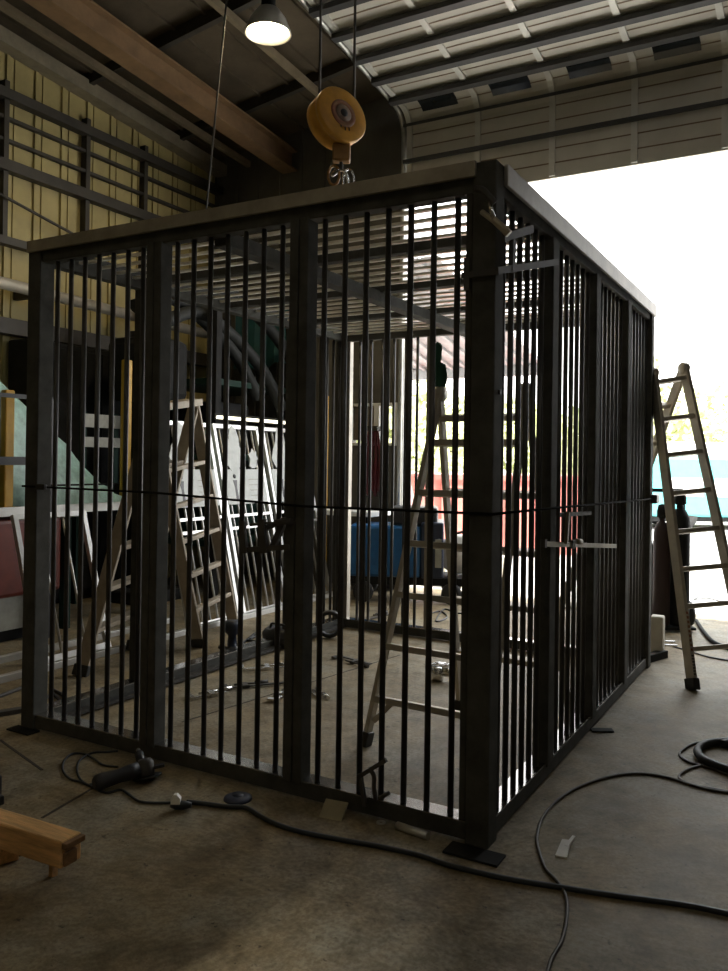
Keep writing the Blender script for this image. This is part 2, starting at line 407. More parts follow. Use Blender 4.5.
lab(MB().box2((-2*bw-0.02, D-0.06, 0.06), (-2*bw+0.02, D-0.01, H-0.09), bev=0.004).build('post', M_lip, cage), 'slim pale post at the back')
lab(MB().box2((-W+S, D-0.06, 0.06), (-W+S+0.03, D-0.005, H-0.09), bev=0.003).build('post', M_lip, cage), 'pale strip post at the back left corner')
def railx(y0, y1, yl0, yl1):
    r = MB().box2((-W+S, y0, H-0.10), (-S, y1, H), bev=0.004).build('top_rail', M_steel, cage)
    lab(MB().box2((-W+0.005, yl0, H-0.05), (-0.075, yl1, H+0.008), bev=0.003).build('lip', M_lip, r), 'bare pale steel strip along the top rail')
    r = MB().box2((-W+S, y0, 0.01), (-S, y1, 0.072), bev=0.003).build('bottom_rail', M_steel, cage)
    lab(MB().box2((-W+S, y0+0.002, 0.072), (-S, y1+0.02, 0.076)).build('glint_top', M_railglint, r), 'bright top strip added for the doorway glint')  # bright strip puts the doorway glint on top of the dark rail
railx(0.012, 0.075, -0.016, 0.0); railx(D-0.075, D-0.012, D, D+0.016)
def raily(x0, x1, xl0, xl1, inx):
    r = MB().box2((x0, S, H-0.10), (x1, D-S, H), bev=0.004).build('top_rail', M_steel, cage)
    lab(MB().box2((xl0, 0.075, H-0.07), (xl1, D-0.005, H+0.008), bev=0.003).build('lip', M_lip, r), 'bare pale steel strip along the top rail')
    r = MB().box2((x0, S, 0.01), (x1, D-S, 0.072), bev=0.003).build('bottom_rail', M_steel, cage)
    lab(MB().box2((x0-0.02, S, 0.072), (x1-0.002, D-S, 0.076)).build('glint_top', M_railglint, r), 'bright top strip added for the doorway glint')  # same added glint strip for the side rails
    MB().box2((inx, S, 0.012), (inx+0.05, D-S, 0.03)).build('flange', M_bar, r)
raily(-0.075, -0.012, 0.0, 0.016, -0.125); raily(-W+0.012, -W+0.075, -W-0.016, -W, -W+0.075)
b0 = MB().cyl((0, 0, 0.07), (0, 0, H-0.09), 0.0118, 10)
proto = b0.build('bar', M_bar, cage); first = True
def addbar(x, y):
    global first
    loc = Vector((x, y, 0))-cage.location
    # mesh is in cage coordinates with the bar at the world origin
    if first: proto.location = Vector((x, y, 0)); first = False
    else:
        c = proto.copy(); C.objects.link(c); c.parent = cage; c.location = Vector((x, y, 0))
for x0 in (-0.164, -0.952, -1.742):
    for i in range(7): addbar(x0-0.0966*i, 0.045)
MB().box2((-0.122, 0.02, 0.06), (-0.096, 0.065, H-0.09), bev=0.003).build('post', M_steel, cage)
for k in range(4):
    for i in range(1, 8): addbar(-0.042, k*bd+bd*i/8)
for i in range(1, 8): addbar(-W+0.042, 3*bd+bd*i/8)
for i in range(1, 8): addbar(-2*bw-bw*i/8, D-0.045)
rb = None
for k in range(4):
    for i in range(1, 6):
        yv = k*bd+bd*i/6+0.01
        if rb is None:
            rb = MB().bar((-W+0.06, yv, H-0.05), (-0.06, yv, H-0.05), 0.022, 0.013).build('roof_bar', M_rbar, cage); y00 = yv
        else: clone(rb, cage, (0, yv-y00, 0))
for k in (1, 2, 3):
    MB().box2((-W+0.07, k*bd-0.03, H-0.075), (-0.07, k*bd+0.03, H-0.03), bev=0.004).build('roof_beam', M_steel, cage)
MB().box2((-1.36, S, H-0.13), (-1.28, D-S, H-0.065), bev=0.004).build('roof_beam', M_steel, cage)
MB().cyl((0.002, 0.045, 1.62), (0.010, 0.045, 1.62), 0.01, 8).build('bolt', M_bar, cage)

# ------------------------------------------------------------------ high-bay lamps
def lamp(loc, label, power, name='high_bay_lamp', scale=1.0):
    x, y, z = loc
    t = thing(name, label, 'lamp', loc, 'high bay lamps under the roof')
    sh = MB().lathe([(0.05, 0.22), (0.09, 0.20), (0.15, 0.12), (0.19, 0.02), (0.195, 0.0), (0.185, 0.0), (0.145, 0.11), (0.08, 0.19), (0.04, 0.20)], (x, y, z), seg=32).build('lamp_shade', M_alu, t)
    MB().lathe([(0.0, 0.03), (0.06, 0.034), (0.11, 0.045), (0.142, 0.075), (0.12, 0.10), (0.06, 0.14), (0, 0.14)], (x, y, z), seg=24).build('bulb', power, t)
    MB().cyl((x, y, z+0.2), (x, y, z+0.36), 0.06, 12).build('ballast', M_dark, t)
    MB().cyl((x, y, z+0.35), (x, y, roofz(x, y)+0.045), 0.012, 6).build('hanger', M_dark, t)
    return t
lamp(atd(268, 34, 6.75), 'glowing high bay lamp hanging from the roof above the cage', M_lamp)
lamp((-2.5, -3.6, 5.2), 'unseen high bay lamp added for fill near the front wall, left of the middle', M_lampfill)  # out of view, added as fill light from behind the camera
lamp((2.8, -4.0, 5.6), 'unseen high bay lamp added for fill near the front wall on the right side', M_lampfill)  # second fill lamp, also unseen

# ------------------------------------------------------------------ spring balancer over the cage
c = atd(337, 119, 5.0)
nrm = (R*0.60 - F*0.78 + U*0.19).normalized()
side = U.cross(nrm).normalized(); upv = nrm.cross(side).normalized()
bal = thing('spring_balancer', 'round orange spring balancer with a steel hook hanging above the cage', 'balancer', c)
r = 0.178
MB().lathe([(0, -0.085), (r*0.90, -0.085), (r*0.97, -0.075), (r*0.98, -0.02), (r*0.90, -0.015), (r*0.90, 0.02), (r, 0.025), (r, 0.058), (r*0.96, 0.066), (r*0.62, 0.066), (0, 0.066)], c, nrm, 40).build('drum', M_orange, bal)
MB().lathe([(r*0.50, 0.064), (r*0.50, 0.071), (r*0.30, 0.071), (r*0.30, 0.064)], c, nrm, 36).build('label_ring', M_red, bal)
MB().lathe([(0, 0.0745), (r*0.31, 0.0745), (r*0.31, 0.066)], c, nrm, 32).build('face_plate', M_label, bal)
MB().lathe([(0, 0.087), (r*0.10, 0.087), (r*0.14, 0.08), (r*0.14, 0.07)], c, nrm, 16).build('hub', M_black, bal)
b = MB()
for k, (dx, dy) in enumerate(((-0.03, -0.085), (0.0, -0.10), (0.03, -0.095))):
    q = c+nrm*0.068+side*dx+upv*dy; b.bar(q-upv*0.012, q+upv*0.012, 0.008, 0.002, up=nrm)
b.build('marking', M_black, bal)
dn = Vector((0, 0, -1))
b = MB(); bb = c+dn*(r*0.88)+R*0.03
b.bar(bb, bb+dn*0.11, 0.075, 0.11, up=R, bev=0.01); b.build('cable_guide', M_orange_d, bal)
hk = bb+dn*0.11
MB().cyl(hk+dn*-0.02, hk+dn*0.05, 0.012, 8).build('cable', M_clampd, bal)
pts = [hk+dn*0.04]
for a in range(0, 300, 20):
    aa = math.radians(a-60); pts.append(hk+dn*0.125+R*(math.sin(aa)*0.055-0.01)+dn*(-math.cos(aa)*0.08))
MB().tube(smooth_path(pts, 3), 0.010, 8).build('hook', M_chrome, bal)
pts = [hk+dn*0.03+R*0.045+R*(math.sin(a/10*2*math.pi)*0.035)+dn*(0.08-0.07*math.cos(a/10*2*math.pi)) for a in range(11)]
MB().tube(pts, 0.007, 6).build('shackle', M_chrome, bal)
pts = [hk+dn*0.02-R*0.045+R*(math.sin(a/10*2*math.pi)*0.035)+dn*(0.06-0.06*math.cos(a/10*2*math.pi)) for a in range(11)]
MB().tube(pts, 0.009, 6).build('ring', M_orange_d, bal)
tp = c+upv*(r*0.2)+Vector((0, 0, r*0.88)) - R*0.105
MB().cyl(tp+dn*0.09, Vector((tp.x, tp.y, roofz(tp.x, tp.y)+0.045)), 0.008, 6).build('suspension_cable', M_clampd, bal)
p = atd(354, 88, 5.4)
tag(MB().cyl(p-Vector((0, 0, 0.25)), (p.x, p.y, roofz(p.x, p.y)+0.045), 0.009, 6).build('hanging_cable', M_clampd), 'dark cable hanging straight down right behind the orange balancer', 'cable')
p1, p2 = atd(232, 75, 6.3), atd(206, 212, 6.0)
p1 = Vector((p1.x, p1.y, roofz(p1.x, p1.y)+0.045))
tag(MB().tube([p1, p2, p2-Vector((0, 0, 0.25))], 0.008, 6).build('hanging_rope', M_clampd), 'thin slanting rope hanging from the roof left of the balancer', 'rope')

# ------------------------------------------------------------------ ladders
def ladder(label, FL, FR, AL, AR, RL, RR, fr, rr, m, name='folding_ladder', sec=(0.075, 0.028), foot_m=M_rub, rung_h=0.03, rung_d=0.045):
    FL, FR, AL, AR, RL, RR = [Vector(v) for v in (FL, FR, AL, AR, RL, RR)]
    t = thing(name, label, 'ladder', (FL+FR+RL+RR)/4)
    wv = (FR-FL).normalized()
    for p, q in ((FL, AL), (FR, AR), (RL, AL), (RR, AR)):
        d = (q-p).normalized()
        o = MB().bar(p+d*0.03, q, sec[1], sec[0], up=d.cross(wv), bev=0.004).build('rail', m, t)
        MB().bar(p, p+d*0.07, sec[1]+0.018, sec[0]+0.015, up=d.cross(wv), bev=0.006).build('rubber_foot', foot_m, o)
    for a, bb_, fs in ((FL, FR, fr), (RL, RR, rr)):
        for f in fs:
            p = a.lerp(AL, f); q = bb_.lerp(AR, f); d = (AL-a).normalized()
            MB().bar(p, q, rung_d, rung_h, up=d, bev=0.004).build('rung', m, t)
    for a in (AL, AR):
        MB().lathe([(0, -0.026), (0.034, -0.026), (0.038, -0.02), (0.038, 0.02), (0.034, 0.026), (0, 0.026)], a, wv, 16).build('hinge', m, t)
    return t
# outside the cage on the right
FL = at(693, 690); ALp = atd(653, 373, 5.58); ARp = atd(684, 368, 5.66); FR = at(752, 690) 
FR = FL + (ARp-ALp).normalized()*0.46
FR.z = 0
RRp = Vector((-0.70, 4.2, 0)); RLp = RRp+(FL-FR)*0.8
ladA = ladder('folding aluminium ladder standing open at the right side of the cage by the doorway', FL, FR, ALp, ARp, RLp, RRp,
       [0.115, 0.24, 0.352, 0.468, 0.59, 0.715, 0.835, 0.965], [0.1+0.13*k for k in range(7)], M_alud)
rail0 = [o for o in ladA.children if o.name.startswith('rail')][0]
d = (ALp-FL).normalized(); b1 = MB(); b2 = MB()
wv = (ARp-ALp).normalized(); fwd = d.cross(wv).normalized()
if fwd.dot(CAM-FL) < 0: fwd = -fwd
for k in range(9):
    p = FL+d*(0.46-0.028*k)+fwd*0.0385; b1.bar(p-d*0.008, p+d*0.008, 0.014, 0.002, up=fwd)
for k in range(7):
    p = FL+d*(0.20-0.018*k)+fwd*0.0385; b2.bar(p-d*0.004, p+d*0.004, 0.016, 0.002, up=fwd)
lab(b1.build('lettering', M_red, rail0), 'red vertical lettering'); b2.build('marking', M_black, rail0)
# inside the cage
FL = at(365, 746); FR = at(486, 774); lw = (FR-FL).normalized(); LW = (FR-FL).length; ll = Vector((-lw.y, lw.x, 0))
ALp = atd(440, 394, 4.08); ARp = ALp+lw*LW*0.72
RLp = ALp+ll*0.46-lw*0.08; RLp.z = 0; RRp = RLp+lw*LW
ladB = ladder('folding aluminium ladder standing open inside the cage with a green rag on top', FL, FR, ALp, ARp, RLp, RRp,
       [0.13+0.145*k for k in range(6)], [0.2+0.17*k for k in range(4)]+[0.93], M_alud, rung_d=0.05, sec=(0.05, 0.024))
for (A, Bq, f) in ((FL, ALp, 0.13),):
    p = A.lerp(Bq, f);     p2 = p+lw*0.10; MB().bar(A.lerp(Bq, 0.07)+lw*0.02, p2, 0.02, 0.025).build('brace', M_alud, ladB)
rag = MB()
t0 = ALp+Vector((0, 0, 0.04))
prof = [(0.022, -0.01), (0.034, 0.02), (0.038, 0.06), (0.030, 0.10), (0.018, 0.125), (0.022, 0.15), (0.026, 0.19), (0.018, 0.215), (0.0, 0.22)]
rag.lathe(prof, t0, (-0.09, -0.05, 1), 10)
for v in rag.bm.verts: v.co += Vector((random.uniform(-1, 1), random.uniform(-1, 1), random.uniform(-1, 1)))*0.009
tag(rag.build('rag', M_green), 'bunched dark green rag draped on the hinge of the ladder inside the cage', 'rag')
# behind the cage on the left
S1 = at(80, 676); S2 = at(199, 647); S2b = at(234, 627)
vv = (S2b-S2); S1b = S1+vv*0.95
apx = (S1+S2)/2; apx.z = 1.70; apx = atd(152, 412, (apx-CAM).dot(F)); apb = atd(194, 406, ((S1b+S2b)/2+Vector((0, 0, 1.7))-CAM).dot(F))
ladC = ladder('worn tan stepladder standing open behind the left side of the cage', S1, S1b, apx, apb, S2, S2b,
       [0.16+0.15*k for k in range(5)], [0.16+0.15*k for k in range(5)], M_tan, sec=(0.085, 0.03), rung_d=0.07)
MB().bar(apx+Vector((0, 0, 0.03)), apb+Vector((0, 0, 0.03)), 0.14, 0.05).build('top_cap', M_tan, ladC)

# ------------------------------------------------------------------ aluminium gates with cut-out silhouettes
BIRD = [(0, 0), (0.05, -0.06), (0.12, -0.05), (0.18, -0.01), (0.21, 0.05), (0.19, 0.08), (0.23, 0.10), (0.19, 0.14), (0.20, 0.21), (0.18, 0.28), (0.14, 0.31), (0.10, 0.28), (0.07, 0.20), (0.02, 0.13), (-0.02, 0.05)]
PUP = [(0, 0), (0.04, -0.02), (0.10, -0.01), (0.11, 0.05), (0.14, 0.06), (0.12, 0.09), (0.13, 0.13), (0.10, 0.12), (0.08, 0.16), (0.05, 0.12), (0.01, 0.10), (0.03, 0.06)]
def gate(y0, wd, xb, label, tilt, h=1.68, sil=True, lean=0.0):
    t = thing('aluminium_gate', label, 'gate', (xb, y0+wd/2, 0.0), 'aluminium gates leaning in a row behind the cage')
    u = Vector((0, 1, 0)); v = Vector((-math.sin(tilt), -lean, math.cos(tilt))).normalized(); nn = u.cross(v)
    o = Vector((xb, y0, 0.02))
    P = lambda a, z: o+u*a+v*z
    b = MB()
    for a in (0.02, wd-0.02): b.bar(P(a, 0), P(a, h), 0.034, 0.034, up=nn)
    b.bar(P(0, 0.0), P(wd, 0.0), 0.04, 0.04, up=nn); b.bar(P(0, h), P(wd, h), 0.036, 0.034, up=nn)
    b.build('frame', M_alu, t)
    for z in (0.75, 0.86) if sil else (): MB().bar(P(0, z), P(wd, z), 0.025, 0.035, up=nn).build('cross_rail', M_alu, t)
    k = int(wd/0.085) if sil else 3
    for i in range(1, k):
        a = wd*i/k; zt = h-0.08
        MB().cyl(P(a, 0), P(a, zt+0.06), 0.010, 6).build('rod', M_alu, t)
    if sil:
        MB().prism([(0.04, 0), (wd-0.04, 0), (wd-0.04, 0.32), (0.04, 0.32)], P(0, 0.96)+nn*0.016, u, v, 0.005).build('sign_plate', M_sign, t)
        lab(MB().prism([(a*1.15, z*1.15) for a, z in BIRD], P(0.10, 1.33)+nn*0.018, u, v, 0.006).build('bird_silhouette', M_sign, t), 'white cut-out of a perched bird')
        lab(MB().prism([(a*1.1, z*1.1) for a, z in PUP], P(wd-0.24, 1.31)+nn*0.018, u, v, 0.006).build('chick_silhouette', M_sign, t), 'small white cut-out')
        b = MB(); q = 0.16
        b.prism([(q, 0.04), (q+0.035, 0.04), (q+0.03, 0.15), (q+0.045, 0.22), (q-0.01, 0.22), (q+0.005, 0.15)], P(0, 0.96)+nn*0.0215, u, v, 0.002)
        b.lathe([(0, 0), (0.02, 0), (0.02, 0.003), (0, 0.003)], P(q+0.018, 1.215)+nn*0.0215, nn, 10)
        b.build('pictogram', M_black, t)
        b = MB()
        for i in range(4): b.prism([(wd-0.28, 0.07+0.05*i), (wd-0.09-0.03*(i % 2), 0.07+0.05*i), (wd-0.09-0.03*(i % 2), 0.078+0.05*i), (wd-0.28, 0.078+0.05*i)], P(0, 0.96)+nn*0.0215, u, v, 0.001)
        b.build('faint_text', M_grey, t)
    return t
T = math.radians(13)
gate(2.20, 0.66, -3.36, 'aluminium gate with white silhouettes, nearest the ladder behind the cage', T)
gate(2.90, 0.66, -3.36, 'aluminium gate with white silhouettes, middle one of the leaning row', T)
gate(3.62, 0.72, -3.36, 'aluminium gate with white silhouettes, farthest one of the leaning row', T)
gate(0.86, 0.62, -3.45, 'plain open aluminium gate leaning against the workbench', T*1.25, h=0.97, sil=False)

# long tubes on the floor left of the cage
for k, (px, py, L, lb) in enumerate(((0, 684, 4.6, 'long square aluminium tube on the floor, nearest the cage'), (0, 664, 2.2, 'aluminium tube on the floor behind the first long tube'))):
    p = at(px, py)
    tag(MB().bar((p.x-0.02, p.y-0.6, 0.022), (p.x-0.02, p.y-0.6+L, 0.022), 0.044, 0.044, bev=0.003).build('aluminium_tube', M_alu), lb, 'tube', 'aluminium tubes on the floor')
p, q = at(0, 698), at(26, 688)
tag(MB().cyl(p+(p-q)*1.0+Vector((0, 0, 0.012)), q+Vector((0, 0, 0.012)), 0.011, 8).build('steel_rod', M_clampd), 'thin dark steel rod on the floor left of the cage', 'rod')
p, q = at(-40, 722), at(27, 711)
tag(MB().bar(p+Vector((0, 0, 0.012)), q+Vector((0, 0, 0.012)), 0.05, 0.022).build('flat_bar', M_clampd), 'black flat steel bar on the floor at the left post of the cage', 'bar')

# ------------------------------------------------------------------ left background: bench, cabinet, tarp, posts, machines
p0 = atx(0, 515, -4.15); yb0, yb1 = -0.3, 2.62; bz = 0.98
bench = thing('workbench', 'long workbench with a pale edge in front of the left wall', 'workbench', (-4.5, 1.2, 0))
MB().box2((-5.15, yb0, bz-0.05), (-4.16, yb1, bz)).build('bench_top', M_grey, bench)
lab(MB().box2((-4.16, yb0, bz-0.055), (-4.13, yb1, bz+0.012)).build('edge_strip', M_alu, bench), 'pale metal strip along the front edge')
for y in (yb0+0.06, 1.75, yb1-0.06):
    for x in (-5.05, -4.24): MB().box2((x-0.03, y-0.03, 0), (x+0.03, y+0.03, bz-0.05)).build('leg', M_dgreen, bench)
cab = thing('tool_cabinet', 'dark red cabinet on a grey base under the workbench', 'cabinet', (-4.55, 0.7, 0))
MB().box2((-4.95, -0.15, 0.33), (-4.14, 1.63, 0.90), bev=0.03).build('body', M_redbox, cab)
MB().box2((-4.93, -0.12, 0.09), (-4.17, 1.60, 0.33)).build('base', M_grey, cab)
MB().box2((-4.9, -0.1, 0.0), (-4.22, 1.57, 0.09)).build('plinth', M_dark, cab)
b = MB()
Y0, Y1 = 0.35, 2.45; nu, nv = 16, 14; grid = []
for i in range(nu+1):
    row = []
    for jx in range(nv+1):
        a = i/nu; cc = jx/nv
        yv = Y0+(Y1-Y0)*a; prof_ = (1-max(0, (a-0.28)/0.72)**1.25)*min(1, 0.6+a*2)
        xv = -4.22-0.75*cc
        zz = bz+0.02+1.22*prof_*(0.12+0.88*math.sin(min(1, cc*1.9)*math.pi/2))*(1 if cc < 0.97 else 0.8)
        if jx == 0: zz = bz+0.005
        row.append(b.v((xv+random.uniform(-.03, .03), yv+random.uniform(-.03, .03), zz+random.uniform(-.03, .03)*(jx > 0))))
    grid.append(row)
for i in range(nu):
    for jx in range(nv): b.face([grid[i][jx], grid[i+1][jx], grid[i+1][jx+1], grid[i][jx+1]], True)
base_ring = [grid[i][0] for i in range(nu+1)]+[grid[nu][jx] for jx in range(1, nv+1)]+[grid[i][nv] for i in range(nu-1, -1, -1)]+[grid[0][jx] for jx in range(nv-1, 0, -1)]
low = [b.bm.verts.new(Vector((v.co.x, v.co.y, bz+0.002))) for v in base_ring]
for i in range(len(low)): b.face([base_ring[i], base_ring[(i+1) % len(low)], low[(i+1) % len(low)], low[i]])
b.face(low)
tag(b.build('tarp_heap', M_teal), 'heap wrapped in crumpled pale teal tarpaulin on the workbench', 'tarpaulin')
for px, py, X, lb in ((8, 390, -4.20, 'yellow steel upright beside the teal tarpaulin at the left edge'), (127, 360, -4.32, 'yellow steel upright behind the left stepladder')):
    p = atx(px, py, X)
    t = thing('yellow_post', lb, 'post', (p.x, p.y, bz), 'yellow uprights')
    MB().box2((p.x-0.03, p.y-0.04, bz), (p.x+0.03, p.y+0.04, p.z), bev=0.01).build('upright', M_yel, t)
    MB().box2((p.x-0.05, p.y-0.07, bz), (p.x+0.05, p.y+0.07, bz+0.012)).build('base_plate', M_yel, t)
p = aty(326, 396, 4.55)
t = thing('yellow_post', 'slim pale yellow upright near the back wall, behind the cage', 'post', (p.x, p.y, 0), 'yellow uprights')
MB().box2((p.x-0.025, p.y-0.025, 0), (p.x+0.025, p.y+0.025, p.z), bev=0.008).build('upright', M_yel, t)
MB().box2((p.x-0.06, p.y-0.06, 0), (p.x+0.06, p.y+0.06, 0.012)).build('base_plate', M_yel, t)
# guard rail frame by the tarp
pa, pb = atx(-30, 392, -4.06), atx(52, 394, -4.06)
gr = thing('guard_frame', 'thin black guard frame in front of the teal tarpaulin', 'frame', (-4.06, (pa.y+pb.y)/2, 0))
zt = pa.z
MB().bar((-4.06, pa.y, zt), (-4.06, pb.y, zt), 0.025, 0.03).build('top_rail', M_black, gr)
MB().bar((-4.06, pa.y, bz+0.35), (-4.06, pb.y, bz+0.35), 0.03, 0.06).build('mid_rail', M_black, gr)
for y in (pa.y, 0.98, pb.y): MB().box2((-4.075, y-0.02, 0), (-4.045, y+0.02, zt)).build('upright', M_black, gr)
# wall pipe, cable
pp = atx(51, 292, -5.36)
cd = thing('wall_pipe', 'galvanised pipe running along the left wall above the tarpaulin', 'pipe', (-5.33, 1.5, pp.z))
MB().cyl((-5.28, -3, pp.z+0.08), (-5.28, 4.6, pp.z-0.1), 0.055, 12).build('pipe', M_alud, cd)
for y in (-2, 0.5, 2.2, 3.9): MB().box2((-5.5, y-0.02, pp.z-0.12), (-5.28, y+0.02, pp.z+0.0)).build('bracket', M_girt, cd)
a, bq = atx(0, 194, -5.38), atx(75, 235, -5.38)
tag(MB().tube([a+(a-bq)*1.2, a, bq, bq+(bq-a)*0.4], 0.014, 6).build('wall_cable', M_girt), 'dark sagging cable along the left wall with a joint', 'cable')
# upright dark machine in front of left wall + dark column
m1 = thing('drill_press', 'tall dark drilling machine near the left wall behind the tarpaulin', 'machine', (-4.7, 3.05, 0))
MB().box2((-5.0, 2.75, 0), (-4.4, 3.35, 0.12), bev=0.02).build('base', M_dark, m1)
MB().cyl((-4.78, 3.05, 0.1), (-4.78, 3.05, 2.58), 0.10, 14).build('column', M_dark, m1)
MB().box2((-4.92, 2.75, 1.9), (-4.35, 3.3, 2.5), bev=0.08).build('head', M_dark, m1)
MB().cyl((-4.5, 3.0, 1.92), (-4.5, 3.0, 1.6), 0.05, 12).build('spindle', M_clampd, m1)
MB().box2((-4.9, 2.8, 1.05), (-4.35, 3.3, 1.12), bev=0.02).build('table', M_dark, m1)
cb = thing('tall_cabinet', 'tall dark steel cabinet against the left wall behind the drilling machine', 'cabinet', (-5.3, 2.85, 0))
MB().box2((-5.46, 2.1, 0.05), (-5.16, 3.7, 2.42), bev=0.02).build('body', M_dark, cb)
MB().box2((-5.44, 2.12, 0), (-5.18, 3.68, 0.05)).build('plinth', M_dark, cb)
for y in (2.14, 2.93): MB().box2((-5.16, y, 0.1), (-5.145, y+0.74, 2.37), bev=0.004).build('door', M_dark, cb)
p, q = atx(82, 420, -4.80), atx(122, 421, -4.80)
bs = thing('board_stand', 'low stand with two pale boards between the tarpaulin and the yellow upright', 'stand', (-4.8, (p.y+q.y)/2, bz))
for y in (p.y+0.05, q.y-0.05): MB().box2((-4.86, y-0.025, bz), (-4.82, y+0.025, p.z+0.08)).build('upright', M_dgreen, bs)
MB().box2((-4.82, p.y, p.z-0.06), (-4.79, q.y, p.z+0.06)).build('board', M_grey, bs)
MB().box2((-4.82, p.y, p.z-0.24), (-4.79, q.y, p.z-0.15)).build('board', M_grey, bs)
# dark storage rack behind gates
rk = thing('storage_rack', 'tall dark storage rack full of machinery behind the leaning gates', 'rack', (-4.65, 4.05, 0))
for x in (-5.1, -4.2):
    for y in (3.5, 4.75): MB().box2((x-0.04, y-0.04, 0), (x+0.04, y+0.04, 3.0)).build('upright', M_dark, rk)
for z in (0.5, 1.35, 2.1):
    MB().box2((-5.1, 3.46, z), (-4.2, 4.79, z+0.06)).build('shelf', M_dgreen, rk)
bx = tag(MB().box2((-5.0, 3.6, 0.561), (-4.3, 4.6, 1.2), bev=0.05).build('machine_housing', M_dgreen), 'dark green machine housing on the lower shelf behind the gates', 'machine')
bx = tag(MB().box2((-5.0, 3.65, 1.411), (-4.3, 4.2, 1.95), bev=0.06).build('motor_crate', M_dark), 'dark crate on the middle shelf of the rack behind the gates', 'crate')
pts = smooth_path([(-4.5, 2.9, 2.75), (-4.45, 3.3, 2.9), (-4.4, 3.75, 2.74), (-4.3, 4.15, 2.42), (-4.2, 4.40, 2.0)], 6)
for k, (dx, dy, dz) in enumerate(((0, -0.2, 0.0), (0.1, 0.10, -0.1), (0.16, 0.42, 0.16))):
    q = [Vector(v)+Vector((dx, dy, dz)) for v in pts]
    tag(MB().tube(q, 0.065, 10).build('extraction_hose', M_hose), ['upper dark extraction hose curving over the rack, nearest the left wall', 'dark extraction hose curving over the rack, middle of three', 'dark extraction hose curving over the rack, nearest the doorway'][k], 'hose', 'extraction hoses over the rack')
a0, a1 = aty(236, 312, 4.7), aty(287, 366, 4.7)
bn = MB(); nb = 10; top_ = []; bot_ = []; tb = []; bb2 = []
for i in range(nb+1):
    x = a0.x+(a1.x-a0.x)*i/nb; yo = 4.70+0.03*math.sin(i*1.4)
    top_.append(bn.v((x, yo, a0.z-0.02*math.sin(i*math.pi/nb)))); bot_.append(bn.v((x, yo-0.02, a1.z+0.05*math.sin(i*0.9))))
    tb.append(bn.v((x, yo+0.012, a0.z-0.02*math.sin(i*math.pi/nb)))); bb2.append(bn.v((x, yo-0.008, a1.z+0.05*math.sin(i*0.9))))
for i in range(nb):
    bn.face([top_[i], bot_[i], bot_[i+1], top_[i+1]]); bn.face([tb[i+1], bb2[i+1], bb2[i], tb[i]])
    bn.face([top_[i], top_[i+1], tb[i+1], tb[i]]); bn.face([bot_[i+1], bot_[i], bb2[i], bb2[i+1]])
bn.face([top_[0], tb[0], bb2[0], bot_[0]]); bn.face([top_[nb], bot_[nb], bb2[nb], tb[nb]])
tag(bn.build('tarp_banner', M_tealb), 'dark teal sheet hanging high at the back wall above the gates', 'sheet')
# glowing tube standing in for a slit of daylight, set on the rack
a0, a1 = atx(216, 417, -4.12), atx(288, 417, -4.12)
sl = thing('daylight_slit', 'thin glowing strip standing in for a slit of daylight above the gates', 'lamp', (-4.12, (a0.y+a1.y)/2, a0.z))
MB().box2((-4.159, a0.y, a0.z-0.025), (-4.135, a1.y, a0.z+0.04)).build('housing', M_dark, sl)  # dark backing for the added glow strip
MB().cyl((-4.12, a0.y+0.02, a0.z), (-4.12, a1.y-0.02, a0.z), 0.016, 8).build('tube', emit('slit_glow', (1.0, 0.93, 0.70), 3.0), sl)  # emission stands in for daylight through a gap

# back of the cage: bench-top, hoses, welder
a0, a1 = aty(304, 508, 4.5), aty(378, 512, 4.5)
wt = thing('trestle_table', 'white topped trestle table at the back wall behind the cage', 'table', ((a0.x+a1.x)/2, 4.6, 0))
MB().box2((a0.x, 4.35, a0.z-0.05), (a1.x, 4.85, a0.z), bev=0.005).build('table_top', M_white, wt)
for x in (a0.x+0.08, a1.x-0.08):
    for y in (4.4, 4.8): MB().bar((x, y, 0), (x, y, a0.z-0.05), 0.04, 0.04, up=(1, 0, 0)).build('leg', M_dark, wt)
hz = aty(372, 440, 4.9)
hh = thing('hanging_hoses', 'bundle of maroon hoses hanging on the back wall left of the doorway', 'hose', (hz.x, 4.9, hz.z))
for k in range(5):
    dx = -0.11+0.055*k
    MB().tube(smooth_path([(hz.x+dx*0.4, 4.93, hz.z+0.12), (hz.x+dx, 4.9, hz.z-0.25), (hz.x+dx*0.8, 4.9, hz.z-0.55-0.05*(k % 2)), (hz.x+dx+0.03, 4.93, hz.z-0.2)], 5), 0.017, 6).build('hose', M_maroon, hh)
MB().box2((hz.x-0.06, 4.9, hz.z+0.10), (hz.x+0.06, 5.0, hz.z+0.15)).build('bracket', M_girt, hh)
ws = at(389, 602)
wd = thing('engine_welder', 'blue engine driven welding machine on a low cart behind the cage', 'welder', (ws.x, ws.y, 0))
rm = Matrix.Rotation(AZ*0.8, 4, 'Z'); Mw = Matrix.Translation((ws.x, ws.y+0.25, 0)) @ rm
MB(Mw).box2((-0.50, -0.26, 0.24), (0.20, 0.26, 0.74), bev=0.03).build('body', M_blue, wd)
fp = MB(Mw).box2((0.20, -0.26, 0.24), (0.42, 0.26, 0.78), bev=0.02).build('control_panel', M_blued, wd)
MB(Mw).box2((0.34, -0.275, 0.35), (0.40, -0.258, 0.62)).build('gauge_strip', M_grey, fp)
lab(MB(Mw).lathe([(0, -0.1), (0.17, -0.1), (0.19, -0.08), (0.19, 0.08), (0.17, 0.1), (0, 0.1)], (0.56, 0.0, 0.46), (0, 1, 0), 24).build('wire_drum', M_white, wd), 'white round drum at the right end')
MB(Mw).tube(smooth_path([(0.50, -0.13, 0.66), (0.66, -0.16, 0.68), (0.74, -0.16, 0.50), (0.72, -0.14, 0.30), (0.68, -0.1, 0.22)], 5), 0.014, 6).build('cable', M_black, wd)
